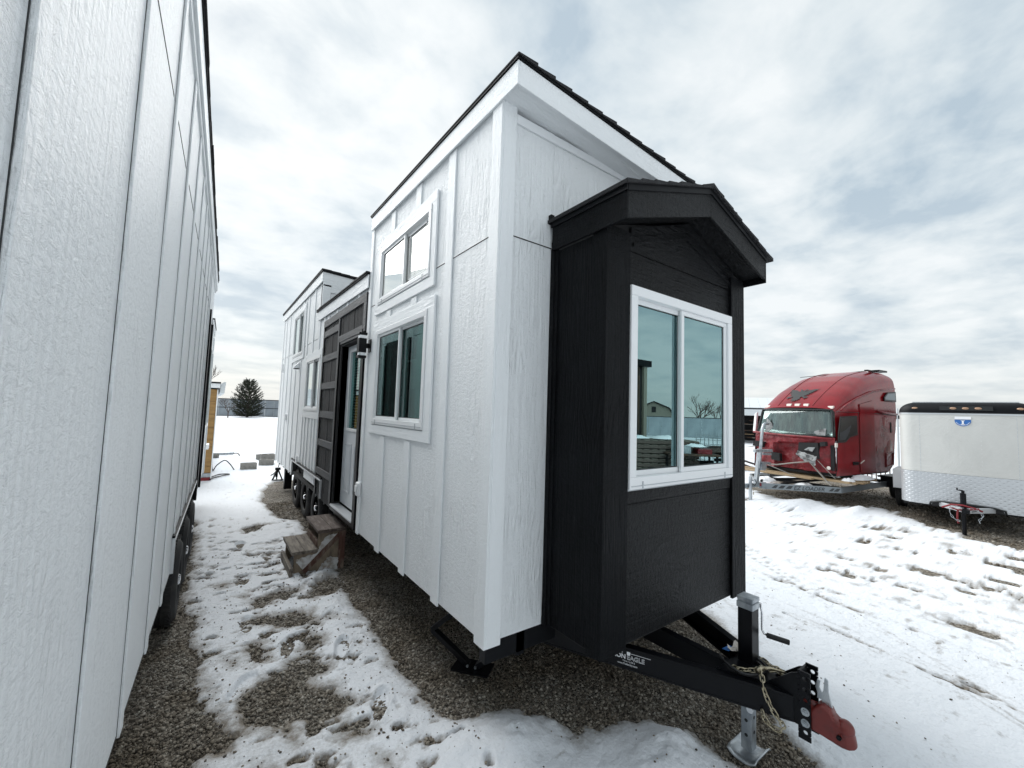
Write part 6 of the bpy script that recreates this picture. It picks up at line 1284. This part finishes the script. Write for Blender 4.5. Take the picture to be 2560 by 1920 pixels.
# loose stones
def stones(name, n_, xr, yr, smin, smax, label, seed, bias=0):
    r_ = np.random.default_rng(seed); x = r_.uniform(*xr, n_ * 3); y = r_.uniform(*yr, n_ * 3)
    keep = snow(x, y)[2] < (.02 + bias); x, y = x[keep][:n_], y[keep][:n_]; n2 = len(x)
    t = (1 + 5 ** .5) / 2; iv = np.array([(-1, t, 0), (1, t, 0), (-1, -t, 0), (1, -t, 0), (0, -1, t), (0, 1, t), (0, -1, -t), (0, 1, -t), (t, 0, -1), (t, 0, 1), (-t, 0, -1), (-t, 0, 1)]) / math.hypot(1, t)
    fc = np.array([(0, 11, 5), (0, 5, 1), (0, 1, 7), (0, 7, 10), (0, 10, 11), (1, 5, 9), (5, 11, 4), (11, 10, 2), (10, 7, 6), (7, 1, 8), (3, 9, 4), (3, 4, 2), (3, 2, 6), (3, 6, 8), (3, 8, 9), (4, 9, 5), (2, 4, 11), (6, 2, 10), (8, 6, 7), (9, 8, 1)])
    s = r_.uniform(0, 1, n2) ** 2.6 * (smax - smin) + smin; sx, sy, sz = s * r_.uniform(.8, 1.25, n2), s * r_.uniform(.65, 1.0, n2), s * r_.uniform(.45, .8, n2); a = r_.uniform(0, 2 * pi, n2)
    P = iv[None] * r_.uniform(.82, 1.15, (n2, 12, 1)); P = P * np.stack([sx, sy, sz], -1)[:, None]
    ca, sa = np.cos(a)[:, None], np.sin(a)[:, None]; X, Y = P[..., 0] * ca - P[..., 1] * sa, P[..., 0] * sa + P[..., 1] * ca
    tl = r_.uniform(-.5, .5, n2)[:, None]; Z = P[..., 2] + X * tl * .5
    zb_ = np.maximum(snow(x, y)[0], 0) if bias else 0
    co = np.stack([X + x[:, None], Y + y[:, None], Z + (zb_ + sz * r_.uniform(.1, .75, n2))[:, None]], -1).reshape(-1, 3).astype(np.float32); F_ = (fc[None] + (np.arange(n2) * 12)[:, None, None]).reshape(-1, 3)
    me = bpy.data.meshes.new(name); me.vertices.add(len(co)); me.vertices.foreach_set('co', co.ravel()); me.loops.add(F_.size); me.loops.foreach_set('vertex_index', F_.ravel().astype(np.int32)); me.polygons.add(len(F_))
    me.polygons.foreach_set('loop_start', np.arange(0, F_.size, 3, dtype=np.int32)); me.polygons.foreach_set('loop_total', np.full(len(F_), 3, np.int32)); me.polygons.foreach_set('use_smooth', np.ones(len(F_), bool))
    at = me.attributes.new('dirt', 'FLOAT', 'POINT'); at.data.foreach_set('value', np.repeat(np.clip(r_.beta(2.2, 2.6, n2), 0, 1), 12).astype(np.float32)); me.update(); me.materials.append(STONE)
    o = bpy.data.objects.new(name, me); COL.objects.link(o); return tag(o, label, 'gravel', kind='stuff')
STONE = gravel_mat('loose_stone', True)
stones('gravel_stones', 36000, (-.45, 3.9), (.5, 4.2), .0045, .0145, 'loose brown and grey gravel stones lying bare of snow', 3)
stones('gravel_stones', 16000, (-.4, 4.3), (4.2, 9.5), .007, .016, 'loose gravel stones farther along, under the house wheels', 5)
stones('gravel_stones', 1500, (.0, 1.4), (1.6, 6.5), .003, .012, 'single dark stones scattered on the trodden snow of the alley', 9, bias=.22)
stones('gravel_stones', 350, (1.2, 5.5), (.3, 2.6), .003, .010, 'single dark stones on the snow round the hitch', 19, bias=.9)
stones('gravel_stones', 5000, (8.0, 16.0), (-.2, 5.0), .010, .028, 'coarse dark gravel under the boat trailer and cargo trailer', 11)
